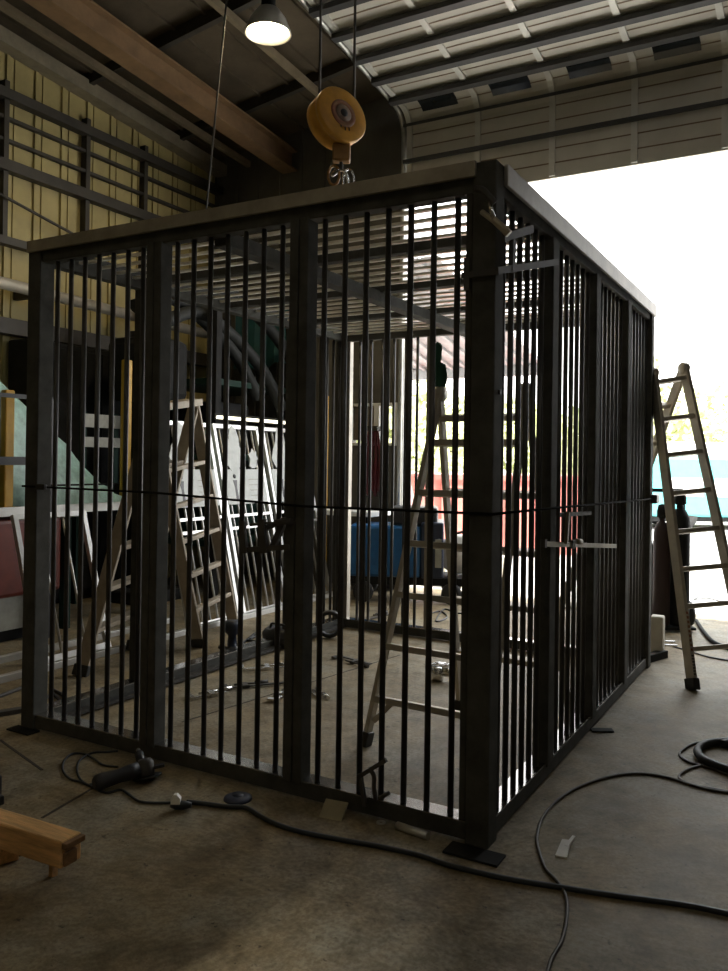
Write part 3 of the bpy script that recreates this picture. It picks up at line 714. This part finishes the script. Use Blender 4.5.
MB(Mw).box2((-0.10, -0.2, 0.74), (0.36, 0.2, 0.92), bev=0.03).build('engine_cover', M_black, wd)
MB(Mw).cyl((0.05, 0, 0.90), (0.05, 0, 1.03), 0.04, 10).build('air_filter', M_black, wd)
MB(Mw).cyl((0.28, -0.05, 0.90), (0.28, -0.05, 1.06), 0.025, 10).build('exhaust', M_clampd, wd)
MB(Mw).box2((-0.52, -0.24, 0.17), (0.74, 0.24, 0.245)).build('chassis', M_dark, wd)
for x in (-0.35, 0.5):
    for y in (-0.26, 0.26): MB(Mw).lathe([(0, -0.03), (0.06, -0.03), (0.10, -0.025), (0.10, 0.025), (0.06, 0.03), (0, 0.03)], (x, y, 0.10), (0, 1, 0), 18).build('wheel', M_rub, wd)

# ------------------------------------------------------------------ right background: cylinders, cart, block
ct = at(680, 632)
cyc = thing('cylinder_cart', 'dark two wheeled gas cylinder cart behind the right ladder', 'cart', (ct.x, ct.y, 0))
e1 = R.copy(); e1.z = 0; e1.normalize(); e2 = Vector((-e1.y, e1.x, 0))
def L(a, f, z): return Vector((ct.x, ct.y, 0))+e1*a+e2*f+Vector((0, 0, z))
MB().bar(L(-0.25, 0.1, 0.03), L(0.12, 0.1, 0.03), 0.26, 0.02).build('platform', M_dark, cyc)
for a in (-0.24, 0.11): MB().bar(L(a, 0.2, 0.03), L(a, 0.26, 1.15), 0.03, 0.03, up=e1).build('frame_tube', M_dark, cyc)
MB().bar(L(-0.24, 0.26, 1.15), L(0.11, 0.26, 1.15), 0.03, 0.03).build('handle', M_dark, cyc)
for a in (-0.28, 0.155): MB().lathe([(0, -0.025), (0.05, -0.025), (0.10, -0.03), (0.11, -0.015), (0.11, 0.015), (0.10, 0.03), (0.05, 0.025), (0, 0.025)], L(a, 0.24, 0.11), e1, 20).build('wheel', M_rub, cyc)
def cylinder(a, f, z0, r, h, m, lb):
    c = L(a, f, z0)
    t = thing('gas_cylinder', lb, 'gas cylinder', c, 'gas cylinders on the cart')
    MB().lathe([(0, 0), (r*0.9, 0), (r, 0.02), (r, h*0.84), (r*0.92, h*0.90), (r*0.6, h*0.955), (r*0.34, h*0.97), (r*0.34, h), (0, h)], c, seg=24).build('tank', m, t)
    MB().lathe([(r*0.30, h), (r*0.62, h+0.01), (r*0.62, h+0.06), (r*0.45, h+0.11), (0, h+0.12)], c, seg=16).build('valve_cap', M_dark, t)
cylinder(0.02, 0.08, 0.045, 0.082, 0.99, M_dark, 'black gas cylinder on the cart, right one of the pair')
cylinder(-0.135, 0.06, 0.045, 0.068, 0.88, M_maroonc, 'dark maroon gas cylinder on the cart, left one of the pair')
p = at(657, 618)
tag(MB().box((p.x-0.10, p.y+0.18, 0.33), (0.26, 0.3, 0.66), bev=0.03).build('black_case', M_black), 'black upright case left of the gas cylinders behind the cage', 'case')
p = at(657, 660)
blk = tag(MB(Matrix.Translation((p.x+0.0, p.y+0.12, 0))).box((-0.02, 0, 0.145), (0.09, 0.10, 0.29), bev=0.012).build('cream_block', M_cream), 'cream coloured block standing at the far right corner of the cage', 'block')
for k in range(2):
    a, q = at(646, 653-4*k), at(677-2*k, 654-4*k)
    tag(MB().cyl(a+Vector((0, 0, 0.06)), q+Vector((0, 0, 0.06)), 0.008, 8).build('steel_pipe', M_chrome), ['short shiny pipe beside the cream block, nearer one', 'short shiny pipe beside the cream block, farther one'][k], 'pipe', 'short pipes at the cage corner')
tag(MB().bar(at(640, 664)+Vector((0, 0, .025)), at(664, 657)+Vector((0, 0, .025)), 0.06, 0.05).build('packing_strip', M_dark), 'dark packing strip on the floor under the two short pipes', 'packer')

# ------------------------------------------------------------------ clamps
def fclamp(label, M, Lb=0.3, jaw=0.10, slide=0.6, m=M_clampd, mb=None, name='bar_clamp', group=None):
    t = thing(name, label, 'clamp', M @ Vector((0, 0, 0)), group)
    MB(M).box2((0, -0.011, -0.004), (Lb, 0.011, 0.004), bev=0.001).build('rail', mb or m, t)
    MB(M).prism([(-0.012, -0.014), (0.016, -0.014), (0.016, jaw*0.7), (0.02, jaw), (-0.012, jaw)], (0, 0, -0.008), (1, 0, 0), (0, 1, 0), 0.016).build('fixed_jaw', m, t)
    s = Lb*slide
    MB(M).prism([(s-0.02, -0.018), (s+0.02, -0.018), (s+0.015, jaw*0.6), (s+0.02, jaw), (s-0.012, jaw), (s-0.012, jaw*0.6)], (0, 0, -0.009), (1, 0, 0), (0, 1, 0), 0.018).build('sliding_jaw', m, t)
    MB(M).cyl((s-0.06, jaw*0.85, 0), (s+0.10, jaw*0.85, 0), 0.006, 8).build('screw', m, t)
    MB(M).cyl((s+0.07, jaw*0.85, 0), (s+0.15, jaw*0.85, 0), 0.013, 10).build('handle', mb or m, t)
    return t
def frame(o, x, y):
    o = Vector(o); x = Vector(x).normalized(); y = Vector(y); y = (y-x*y.dot(x)).normalized(); z = x.cross(y)
    return Matrix(((x.x, y.x, z.x, o.x), (x.y, y.y, z.y, o.y), (x.z, y.z, z.z, o.z), (0, 0, 0, 1)))
def floorclamp(px, py, px2, py2, label, **k):
    a = at(px, py, 0.012); q = at(px2, py2, 0.012); flip = k.pop('flip', False)
    y = Vector((0, 0, 1)).cross(q-a)*(-1 if flip else 1)
    return fclamp(label, frame(a, q-a, y), Lb=(q-a).length, group='clamps lying on the floor inside the cage', **k)
floorclamp(192, 698, 226, 692, 'silver bar clamp on the floor behind the second bar bay, left end', m=M_chrome, jaw=0.07)
floorclamp(242, 669, 284, 667, 'silver bar clamp on the floor in front of the black bag', m=M_chrome, jaw=0.08)
floorclamp(226, 688, 290, 682, 'long dark bar clamp on the floor between two silver clamps', jaw=0.06, slide=0.3)
floorclamp(303, 684, 319, 697, 'small silver clamp on the floor right of the double post', m=M_chrome, jaw=0.05)
floorclamp(340, 656, 371, 664, 'dark bar clamp on the floor near the middle of the cage', jaw=0.07, flip=True)
floorclamp(274, 700, 289, 691, 'short silver clamp on the floor left of the double post', m=M_chrome, jaw=0.04)
floorclamp(428, 664, 446, 663, 'thin silver hooked clamp on the floor behind the inside ladder', m=M_chrome, jaw=0.05, flip=True)
floorclamp(364, 620, 396, 612, 'dark clamp on the floor at the back rail of the cage', jaw=0.08)
# clamps fixed to the cage
M1 = frame(Vector((-1.06, -0.012, aty(246, 550, -0.012).z)), (1, 0, 0), (0, 0, 1))
a = aty(244, 550, -0.015); q = aty(289, 547, -0.015)
fclamp('dark bar clamp gripping the double front post of the cage', frame(a, q-a, (0, 0, 1)), Lb=(q-a).length, jaw=0.12, slide=0.45)
a = aty(258, 530, -0.03); q = aty(286, 515, -0.03)
tag(MB().bar(aty(262, 531, 0.02), aty(282, 520, 0.02), 0.016, 0.02).bar(aty(282, 520, 0.02), aty(302, 521, 0.02), 0.016, 0.02).bar(aty(284, 521, 0.02), aty(273, 547, 0.02), 0.02, 0.026).build('clamp_lever', M_clampd), 'dark bent clamp lever above the clamp on the double front post', 'clamp')
a = atx(544, 544, 0.02); q = atx(616, 546, 0.02)
fclamp('zinc coloured bar clamp fixed across the right side bars of the cage', frame(a, q-a, (0, 0, 1)), Lb=(q-a).length, jaw=0.02, slide=0.32, mb=M_brass)
a = atx(558, 515, 0.02); q = atx(590, 513, 0.02)
cl = thing('bar_clamp', 'upright clamp with a dark arm above the zinc clamp on the right side bars', 'clamp', a)
MB().bar(a, q, 0.016, 0.018).build('arm', M_clampd, cl)
MB().bar(atx(568, 512, 0.033), atx(566, 544, 0.034), 0.015, 0.02, up=(0, 1, 0)).build('rail', M_brass, cl)
a = aty(466, 275, -0.02); q = aty(500, 271, -0.02)
cl = thing('corner_clamp', 'long bar clamp fixed across the near top corner of the cage', 'clamp', a)
e = atx(557, 262, 0.02)
MB().bar(aty(462, 276, -0.012), aty(499, 271, -0.012), 0.012, 0.022).build('rail', M_clampd, cl)
MB().bar(Vector((0.012, -0.018, aty(499, 271, -0.012).z)), e, 0.014, 0.026).build('arm', M_clampd, cl)
MB().bar(aty(467, 258, -0.012), aty(467, 290, -0.012), 0.014, 0.02, up=(1, 0, 0)).build('jaw', M_clampd, cl)
MB().bar(atx(513, 240, 0.014), atx(512, 272, 0.014), 0.016, 0.03, up=(0, 1, 0)).build('sliding_jaw', M_clampd, cl)
cl = thing('chain_clamp', 'silver handled clamp holding the near top corner of the cage', 'clamp', aty(490, 215, -0.02))
MB().tube(smooth_path([aty(476, 189, -0.02), aty(483, 190, -0.03), aty(489, 196, -0.04), aty(495, 203, -0.03)], 4), 0.012, 8).build('jaw', M_clampd, cl)
MB().tube([aty(489, 194, -0.03), aty(491, 210, -0.035), aty(494, 219, -0.04)], 0.008, 8).build('handle', M_chrome, cl)
MB().tube([aty(482, 212, -0.012), aty(494, 221, -0.03), aty(508, 235, -0.03)], 0.010, 8).build('grip', M_alud, cl)
MB().tube([aty(494, 219, -0.04), aty(502, 226, -0.035), aty(510, 233, -0.03)], 0.010, 8).build('lever', M_alud, cl)
MB().bar(atx(503, 238, 0.012), atx(532, 229, 0.012), 0.014, 0.03).build('bar', M_clampd, cl)
# C-clamp at the foot of the front
cl = thing('c_clamp', 'black clamp standing on the bottom rail of the cage front', 'clamp', aty(368, 800, -0.02))
yy = -0.012
MB().bar(aty(360, 776, yy), aty(386, 760, yy), 0.014, 0.016).build('arm', M_clampd, cl)
MB().bar(aty(360, 774, yy), aty(365, 806, yy), 0.014, 0.016, up=(1, 0, 0)).build('rail', M_clampd, cl)
MB().tube(smooth_path([aty(369, 768, yy), aty(374, 776, yy), aty(374, 788, yy), aty(376, 800, yy)], 4), 0.009, 8).build('bent_jaw', M_clampd, cl)
MB().cyl(aty(380, 798, yy), aty(389, 793, yy), 0.008, 8).build('screw', M_clampd, cl)
# strap around the cage
z1, z2, z3 = 1.215, 1.185, 1.135
st = thing('tie_cord', 'thin dark cord tied tightly round the cage at chest height', 'cord', (0, 0, 1.18))
MB().tube([(-W-0.005, D*0.2, z1), (-W-0.006, -0.006, z1), (-1.6, -0.007, z1-0.005), (-0.8, -0.007, z2-0.004), (0.004, -0.006, z2), (0.006, 0.8, z2-0.012), (0.006, D+0.01, z3)], 0.0055, 6).build('cord', M_twine, st)
MB().box((0.015, D-0.02, z3), (0.05, 0.11, 0.06), bev=0.01).build('buckle', M_black, st)
p = aty(41, 487, -0.02); MB().box((p.x, -0.018, z1), (0.06, 0.025, 0.03), bev=0.006).build('knot', M_black, st)

# ------------------------------------------------------------------ tools and stuff on the floor
# chrome grinder inside cage
o = at(447, 681)
gd = thing('polished_grinder', 'shiny chrome air grinder on the floor behind the inside ladder', 'grinder', o)
M = Matrix.Translation(o) @ Matrix.Rotation(AZ-0.25, 4, 'Z')
MB(M).lathe([(0, 0), (0.035, 0), (0.04, 0.02), (0.04, 0.07), (0.028, 0.085), (0, 0.085)], (-0.06, 0, 0.0), seg=18).build('head', M_chrome, gd)
MB(M).tube([(-0.05, 0, 0.055), (0.03, -0.01, 0.055), (0.12, -0.03, 0.04)], [0.026, 0.03, 0.026], 12).build('body', M_chrome, gd)
MB(M).cyl((0.10, -0.03, 0.045), (0.15, -0.09, 0.025), 0.022, 12).build('handle', M_black, gd)
MB(M).bar((-0.12, 0.01, 0.075), (-0.0, 0.02, 0.095), 0.03, 0.012).build('lever', M_chrome, gd)
# black bag / ring
o = at(276, 648)
bg_ = thing('tool_bag', 'slumped round black tool bag on the left rail inside the cage', 'bag', o)
b = MB(Matrix.Translation(o+Vector((0.0, 0.10, 0)))); b.lathe([(0, 0), (0.12, 0.0), (0.155, 0.04), (0.16, 0.09), (0.13, 0.13), (0.11, 0.14), (0.10, 0.11), (0, 0.10)], seg=18)
for v in b.bm.verts: v.co += Vector((random.uniform(-1, 1), random.uniform(-1, 1), random.uniform(-.5, .5) if v.co.z > 0.02 else 0))*0.008
b.build('body', M_black, bg_)
MB().tube(smooth_path([o+Vector((-0.12, 0.1, 0.12)), o+Vector((-0.05, 0.02, 0.17)), o+Vector((0.06, 0.04, 0.16)), o+Vector((0.12, 0.1, 0.12))], 4), 0.009, 6).build('strap', M_black, bg_)
o = at(326, 640)
b = MB(); ctr = o+Vector((0.0, 0.05, 0.11))
pts = [ctr+R*math.cos(a/16*2*math.pi)*0.09+Vector((0, 0, 1))*math.sin(a/16*2*math.pi)*0.09 for a in range(17)]
cc_ = thing('cable_coil', 'black coil of cable leaning on the back left corner post', 'cable coil', o)
for k in range(3): MB().tube([p+F*0.018*k*Vector((1, 1, 0)).length/1.4 for p in pts], 0.016, 6).build('loop', M_black, cc_)
# upright vice clamp left
o = at(232, 652)
vc = thing('upright_clamp', 'dark upright clamp standing on the floor against the left rail', 'clamp', o)
MB(Matrix.Translation(o)).lathe([(0, 0), (0.07, 0), (0.07, 0.02), (0.035, 0.04), (0.03, 0.12), (0.05, 0.14), (0.065, 0.18), (0.05, 0.22), (0, 0.225)], seg=16).build('body', M_blued, vc)
MB(Matrix.Translation(o)).cyl((-0.09, -0.03, 0.03), (0.08, -0.03, 0.03), 0.015, 8).build('screw', M_clampd, vc)
# cables on floor beyond the cage
def cable(name, pxs, r, m, label, cat='cable', z=None):
    pts = [at(x, y, 0)+Vector((0, 0, r)) for x, y in pxs]
    return tag(MB().tube(smooth_path(pts, 7), r, 6).build(name, m), label, cat)
cable('loose_cable', [(425, 616), (440, 612), (447, 618), (436, 622), (444, 610), (458, 614), (470, 612), (490, 604)], 0.007, M_black, 'thin black cable looping on the floor behind the cage')
cable('loose_cable', [(250, 640), (258, 636), (247, 641), (262, 643), (240, 648), (255, 634)], 0.008, M_black, 'tangled dark cable on the floor left of the black bag')
o = at(52, 700)
cable('loose_cable', [(44, 702), (52, 696), (60, 704), (46, 710), (58, 712), (66, 700), (50, 690)], 0.010, M_black, 'tangled black cable on the floor behind the front left corner post')
cable('air_hose', [(696, 622), (704, 634), (712, 643), (722, 648), (740, 654)], 0.016, M_dark, 'thick grey hose on the floor beyond the right ladder', 'hose')
cable('loose_cable', [(666, 645), (690, 652), (710, 658), (740, 663)], 0.006, M_black, 'thin black cable on the floor running past the foot of the right ladder')
cable('loose_cable', [(693, 594), (699, 597), (694, 600), (708, 599), (722, 602), (740, 601)], 0.007, M_black, 'thin black cable on the bright floor beyond the right ladder')
# angle grinder outside front
o = at(122, 778)
ag = thing('angle_grinder', 'black corded angle grinder lying on the floor before the cage', 'grinder', o)
M = frame(at(96, 783, 0.036), at(128, 773, 0.045)-at(96, 783, 0.036), Vector((0, 0, 1)).cross(at(128, 773, 0.045)-at(96, 783, 0.036)))
Lg = 0.20
MB(M).tube([(-0.01, 0, 0), (0.0, 0, 0), (0.02, 0, 0), (0.10, 0, 0), (0.14, 0, 0), (Lg-0.02, 0, 0)], [0.02, 0.031, 0.034, 0.028, 0.033, 0.034], 14).build('body', M_black, ag)
lab(MB(M).lathe([(0, -0.04), (0.03, -0.04), (0.036, -0.02), (0.036, 0.02), (0.025, 0.035), (0, 0.035)], (Lg+0.015, 0, 0), (0, 0.25, 1), 18).build('gear_head', M_clampd, ag), 'bare metal gear head')
MB(M).lathe([(0.0, -0.05), (0.06, -0.05), (0.062, -0.047), (0.06, -0.044), (0.0, -0.044)], (Lg+0.015, 0, 0.01), (0, 0.25, 1), 24).build('disc', M_dark, ag)
MB(M).tube([(Lg+0.01, 0.03, 0.01), (Lg+0.045, 0.13, 0.01)], [0.017, 0.02], 10).build('side_handle', M_black, ag)
MB(M).cyl((Lg+0.045, 0.13, 0.01), (Lg+0.06, 0.175, 0.012), 0.010, 10).build('handle_tip', M_alu, ag)
MB(M).bar((Lg+0.04, -0.02, 0), (Lg+0.085, -0.03, 0), 0.02, 0.012).build('lever', M_black, ag)
cable('grinder_cord', [(95, 783), (88, 786), (80, 780), (77, 770), (80, 761), (92, 754), (106, 753), (118, 752)], 0.005, M_cord, 'thin black cord looping behind the angle grinder', 'cord')
cable('grinder_cord', [(118, 768), (103, 766), (94, 760), (84, 755), (72, 755), (64, 762), (63, 772), (70, 780), (80, 783), (92, 788), (106, 794), (120, 791), (128, 795), (138, 802), (150, 804), (168, 804), (178, 804)], 0.005, M_cord, 'thin black cord from the angle grinder to the white plug', 'cord')
o = at(181, 803)
pg = thing('plug_connector', 'dark plug connector with a white cap joining the two cords', 'plug', o)
Mx = frame(at(176, 805, 0.018), R, U)
MB(Mx).tube([(-0.02, 0, 0), (0, 0, 0), (0.03, 0, 0), (0.06, 0, 0)], [0.010, 0.017, 0.017, 0.010], 10).build('socket', M_cord, pg)
lab(MB(Mx).prism([(-0.018, 0.008), (0.018, 0.008), (0.020, 0.03), (0.006, 0.045), (-0.006, 0.045), (-0.016, 0.03)], (0, 0, -0.006), (1, 0, 0), (0, 1, 0), 0.022).build('cap', M_white, pg), 'white cap')
cable('extension_cord', [(187, 804), (205, 806), (228, 809), (246, 810), (258, 817), (275, 826), (300, 834), (340, 842), (380, 849), (420, 858), (450, 868), (500, 880), (560, 890), (620, 899), (680, 907), (726, 916), (760, 923), (830, 935), (930, 940)], 0.009, M_cord, 'thick dark blue extension cord crossing the floor before the cage', 'cord')
cable('thin_cord', [(470, 1080), (510, 1040), (534, 1005), (544, 985), (552, 960), (562, 942), (567, 915), (565, 896), (556, 882), (545, 870), (538, 850), (537, 838), (542, 820), (556, 803), (578, 789), (610, 778), (640, 775), (668, 779), (690, 786), (715, 792), (745, 795), (800, 795)], 0.006, M_cordb, 'thin brown cord curving over the floor right of the cage', 'cord')
def ring_cord(pxs, r, m, name, label):
    return cable(name, pxs, r, m, label, 'cord')
ring_cord([(840, 752), (800, 746), (760, 743.5), (728, 743), (705, 743.5), (694, 745), (684, 750), (679.5, 755), (683, 760), (692, 764.5), (700, 766.5), (715, 771), (730, 777), (760, 784), (810, 790)], 0.006, M_cordb, 'thin_cord', 'thin dark loop of cord beside the thick hose coil on the right')
ring_cord([(760, 772), (730, 767), (712, 765), (700, 767), (690, 770), (681, 775), (679.5, 780), (688, 785), (700, 788), (728, 793), (760, 798), (820, 800)], 0.006, M_cordb, 'thin_cord', 'lower thin dark loop of cord in front of the thick hose coil on the right')
cable('hose_coil', [(760, 745), (728, 745.5), (710, 747), (700, 751), (697.5, 756), (702, 763), (712, 768), (728, 774), (760, 781), (800, 782), (835, 774), (845, 762), (825, 751), (785, 745.5), (745, 745), (722, 748)], 0.020, M_rub, 'thick black coiled hose on the floor at the right edge', 'hose')
# blue disc
o = at(238, 799)
bd_ = thing('grinding_disc', 'dark blue flap disc lying on the floor before the cage', 'disc', o)
MB(Matrix.Translation(o)).lathe([(0.012, 0.016), (0.03, 0.016), (0.042, 0.014), (0.056, 0.008), (0.058, 0.0), (0, 0.0)], seg=28).build('flap_ring', M_bluep, bd_)
MB(Matrix.Translation(o)).lathe([(0, 0.018), (0.022, 0.018), (0.024, 0.012)], seg=18).build('hub', M_blued, bd_)
# white plastic wedge brush
o = at(565, 852)
ss = thing('white_scraper', 'small white plastic scraper lying on the floor right of the cage', 'scraper', o)
Mx = frame(at(555, 856, 0.002), at(568, 858, 0.002)-at(555, 856, 0.002), (0, 0, 1))
pf = at(555, 857); pr = at(567, 859); tp_ = at(563, 846); tq = at(574, 836)
b = MB(); lo_ = [pf, pr, at(570, 846), at(562, 845)]
A = [b.v(v+Vector((0, 0, 0.001))) for v in lo_]; B = [b.v(v+Vector((0, 0, 0.022 if i > 1 else 0.006))) for i, v in enumerate(lo_)]
b.face(A[::-1]); b.face(B)
for i in range(4): b.face([A[i], A[(i+1) % 4], B[(i+1) % 4], B[i]])
b.build('blade', M_foam, ss)
MB().bar(at(566, 847, 0.012), at(574, 837, 0.018), 0.012, 0.010).build('handle', M_foam, ss)
# offcut, shims, rolls
pA = at(334, 816); b = MB(Matrix.Translation(pA+Vector((0, 0.01, 0.0))) @ Matrix.Rotation(0.12, 4, 'Z') @ Matrix.Rotation(math.radians(38), 4, 'X')); b.box2((-0.05, -0.03, 0.02), (0.045, 0.045, 0.026)); b.box2((-0.05, -0.034, -0.004), (0.045, -0.03, 0.026))
tag(b.build('angle_offcut', M_brass), 'small bent metal offcut against the bottom rail of the cage front', 'offcut')
a, q = at(397, 829), at(428, 840)
tag(MB().cyl(a+Vector((0, 0, 0.014)), q+Vector((0, 0, 0.014)), 0.014, 12).build('white_tube', M_alu), 'short shiny tube lying along the bottom rail near the front corner', 'tube')
o = at(381, 823)
tag(MB(Matrix.Translation(o)).lathe([(0.008, 0), (0.018, 0), (0.018, 0.004), (0.008, 0.004), (0.008, 0)], seg=16).build('washer', M_alu), 'round silver washer on the floor left of the short tube', 'washer')
def plate(px, py, sx_, sy_, label, th=0.008, m=M_dark, ry=0.0):
    o = at(px, py); return tag(MB(Matrix.Translation(o) @ Matrix.Rotation(ry, 4, 'Z')).box2((-sx_/2, -sy_/2, 0), (sx_/2, sy_/2, th)).build('shim_or_shadow_plate', m), label, 'plate', 'shim plates by the cage')
plate(23, 731, 0.16, 0.07, 'dark steel shim plate at the foot of the front left corner post')
plate(474, 855, 0.20, 0.09, 'dark plate added as the shadow at the foot of the near corner post')  # dark plate stands in for the black shadow under the corner post
plate(602, 731, 0.11, 0.05, 'dark steel shim plate beside the right bottom rail', ry=0.5)
# timbers bottom left
def timber(label, P, d, wd_, h, z, Lb, notch=True):
    d = Vector(d).normalized(); t = thing('timber_beam', label, 'timber', P+Vector((0, 0, z)), 'timbers on the floor at the left')
    s_ = Vector((-d.y, d.x, 0))
    MB().bar(P+Vector((0, 0, z+h/2)), P+d*Lb+Vector((0, 0, z+h/2)), wd_, h, bev=0.006).build('beam', M_wood, t)
    b = MB(); b.bar(P+d*-0.012+Vector((0, 0, z+h*0.33))+s_*0.01, P+Vector((0, 0, z+h*0.33))+s_*0.01, wd_*0.6, h*0.5, bev=0.004); b.bar(P+d*-0.02+Vector((0, 0, z+h*0.85)), P+Vector((0, 0, z+h*0.85)), wd_*0.95, h*0.22, bev=0.003)
    b.build('splintered_end', M_woodend, t)
    return t
Pe = at(71, 864, 0.08); Pe.z = 0
far = at(-40, 828, 0.08); far.z = 0
dd = (far-Pe)
timber('upper sawn timber beam with a splintered end at the lower left', Pe, dd, 0.085, 0.085, 0.08, 1.1)
P2 = at(36, 862); P2.z = 0; f2 = at(-60, 890); f2.z = 0
timber('lower sawn timber block carrying the upper beam at the lower left', P2+dd.normalized()*0.10, (f2-P2), 0.09, 0.079, 0.0, 0.55)
o = at(53, 876)
tag(MB(Matrix.Translation(o)).bar((0, 0, 0), (-0.008, 0.01, 0.079), 0.022, 0.018, up=(1, 0, 0)).build('wooden_stake', M_wood), 'short wooden stake propping the end of the timber beam', 'stake')
o = at(-4, 802)
gl = thing('hand_tool', 'black tool handle at the left edge above the timber', 'tool', o)
MB(Matrix.Translation(o)).bar((-0.05, 0, 0.02), (0.07, -0.03, 0.03), 0.03, 0.035, bev=0.006).build('handle', M_black, gl)
MB(Matrix.Translation(o)).bar((-0.02, 0, 0.0), (-0.02, 0.0, 0.10), 0.05, 0.05, up=(1, 0, 0), bev=0.008).build('head', M_black, gl)

# ------------------------------------------------------------------ outdoors
cn = thing('canopy', 'corrugated metal canopy outside the doorway, seen through the cage', 'canopy', (-5.5, 8, 0))
def cz(y): return 3.62-0.20*(y-5.4)
b = MB()
x = -10.0
while x < -2.6:
    b.bar((x, 5.4, cz(5.4)), (x, 9.2, cz(9.2)), 0.22, 0.015); b.bar((x+0.11, 5.4, cz(5.4)-0.03), (x+0.11, 9.2, cz(9.2)-0.03), 0.05, 0.05); x += 0.24
b.build('sheeting', M_canopy, cn)
MB().bar((-10, 9.2, cz(9.2)-0.09), (-2.5, 9.2, cz(9.2)-0.09), 0.1, 0.16).build('edge_beam', M_canopy, cn)
for x in (-9.8, -7.4, -2.6): MB().bar((x, 9.2, -0.03), (x, 9.2, cz(9.2)-0.15), 0.08, 0.08, up=(1, 0, 0)).build('post', M_canopy, cn)
def vehicle(name, label, cat, px0, px1, pyb, pyt, dist, m, mtop):
    a = at(px0, pyb, -0.03); a = CAM+(a-CAM)
    d = dist; p0, p1 = atd(px0, pyb, d), atd(px1, pyb, d); h = atd(px0, pyt, d).z
    ctr = (p0+p1)/2; Lv = (p1-p0).length
    t = thing(name, label, cat, (ctr.x, ctr.y, -0.03))
    Mv = Matrix.Translation((ctr.x, ctr.y, -0.03)) @ Matrix.Rotation(AZ, 4, 'Z')
    return t, Mv, Lv, h+0.03
t, Mv, Lv, hv = vehicle('parked_van', 'teal and white van parked outside the doorway behind the right ladder', 'van', 640, 860, 508, 456, 17.5, M_tealv, M_white)
MB(Mv).box2((-Lv/2, 0, 0.28), (Lv/2, 1.8, hv), bev=0.06).build('body', M_tealv, t)
MB(Mv).box2((-Lv/2+0.2, 0.1, hv-0.02), (Lv/2-0.3, 1.7, hv+0.32), bev=0.08).build('roof', M_white, t)
for k in range(4): MB(Mv).box2((-Lv/2+0.5+k*1.1, -0.012, 0.72), (-Lv/2+1.35+k*1.1, 0.01, 1.12)).build('window', M_white, t)
MB(Mv).box2((-Lv/2+0.05, 0.05, 0.18), (Lv/2-0.05, 1.75, 0.3)).build('chassis', M_dark, t)
for x in (-Lv/2+0.95, Lv/2-0.9):
    for y in (0.1, 1.65): MB(Mv).lathe([(0, -0.09), (0.16, -0.09), (0.3, -0.08), (0.3, 0.08), (0.16, 0.09), (0, 0.09)], (x, y, 0.3), (0, 1, 0), 20).build('wheel', M_rub, t)
t, Mv, Lv, hv = vehicle('skip_container', 'red steel skip standing outside, seen through the cage', 'skip', 408, 592, 532, 474, 12.4, M_redv, M_redv)
b = MB(Mv); b.prism([(-Lv/2+0.3, 0), (Lv/2-0.3, 0), (Lv/2, hv), (-Lv/2, hv)], (0, 1.6, 0), (1, 0, 0), (0, 0, 1), 1.6); b.build('body', M_redv, t)
MB(Mv).box2((-Lv/2-0.03, -0.03, hv-0.08), (Lv/2+0.03, 0.04, hv)).build('rim', M_redv, t)
for k in range(5): MB(Mv).box2((-Lv/2+0.5+k*Lv/5.5, -0.05, 0.05), (-Lv/2+0.56+k*Lv/5.5, 0.02, hv-0.05)).build('rib', M_redv, t)
p = atd(461, 588, 9.0)
tag(MB(Matrix.Translation((p.x, p.y, -0.03)) @ Matrix.Rotation(AZ, 4, 'Z')).box2((-0.2, 0, 0), (0.5, 0.5, 0.36), bev=0.02).build('pale_crate', M_cream), 'pale crate outside the doorway low behind the inside ladder', 'crate')
def tree(loc, rx, rz_, h, label, nl=2600, seed=1):
    random.seed(seed); x, y = loc
    t = thing('leafy_tree', label, 'tree', (x, y, -0.03), 'trees beyond the yard')
    b = MB(); b.tube([(x, y, -0.03), (x+0.1, y, h*0.4), (x, y+0.1, h*0.75)], [0.2, 0.14, 0.06], 8); b.build('trunk', M_bark, t)
    b = MB()
    cl_ = [(random.gauss(0, 0.42), random.gauss(0, 0.42), random.gauss(0, 0.42), random.uniform(0.3, 0.5)) for _ in range(14)]
    for _ in range(nl):
        cx_, cy_, cz_, cr_ = random.choice(cl_)
        d = Vector((random.gauss(0, 1), random.gauss(0, 1), random.gauss(0, 1))).normalized()*cr_*random.uniform(0.75, 1.05)
        p = Vector((x+(cx_+d.x)*rx, y+(cy_+d.y)*rx, h-rz_+(cz_+d.z)*rz_))
        if p.z < 0.15: p.z = random.uniform(0.15, 0.8)
        u_ = Vector((random.gauss(0, 1), random.gauss(0, 1), random.gauss(0, 1))).normalized(); v_ = u_.orthogonal().normalized(); s_ = random.uniform(0.10, 0.22)
        b.face([b.v(p-u_*s_), b.v(p+v_*s_*0.6), b.v(p+u_*s_), b.v(p-v_*s_*0.6)])
    b.build('foliage', M_grass, t)
def tp3(px, dist): 
    q = atd(px, 450, dist); return (q.x, q.y)
tree(tp3(735, 26), 3.2, 2.2, 4.4, 'bright green tree beyond the teal van, at the right edge', seed=3)
tree(tp3(672, 30), 2.8, 1.8, 3.2, 'low green tree beyond the teal van, left of its neighbour', seed=5)
tree(tp3(590, 30), 3.0, 2.0, 3.8, 'green tree beyond the yard hidden mostly by the cage side', seed=8)
tree(tp3(520, 27), 3.0, 2.0, 3.9, 'green tree beyond the red skip, right of the near corner post', seed=9)
tree(tp3(450, 26), 3.0, 2.0, 3.7, 'green tree beyond the red skip behind the inside ladder', seed=11)
tree(tp3(380, 24), 3.0, 2.0, 3.9, 'green tree beyond the canopy left of the inside ladder', seed=13)
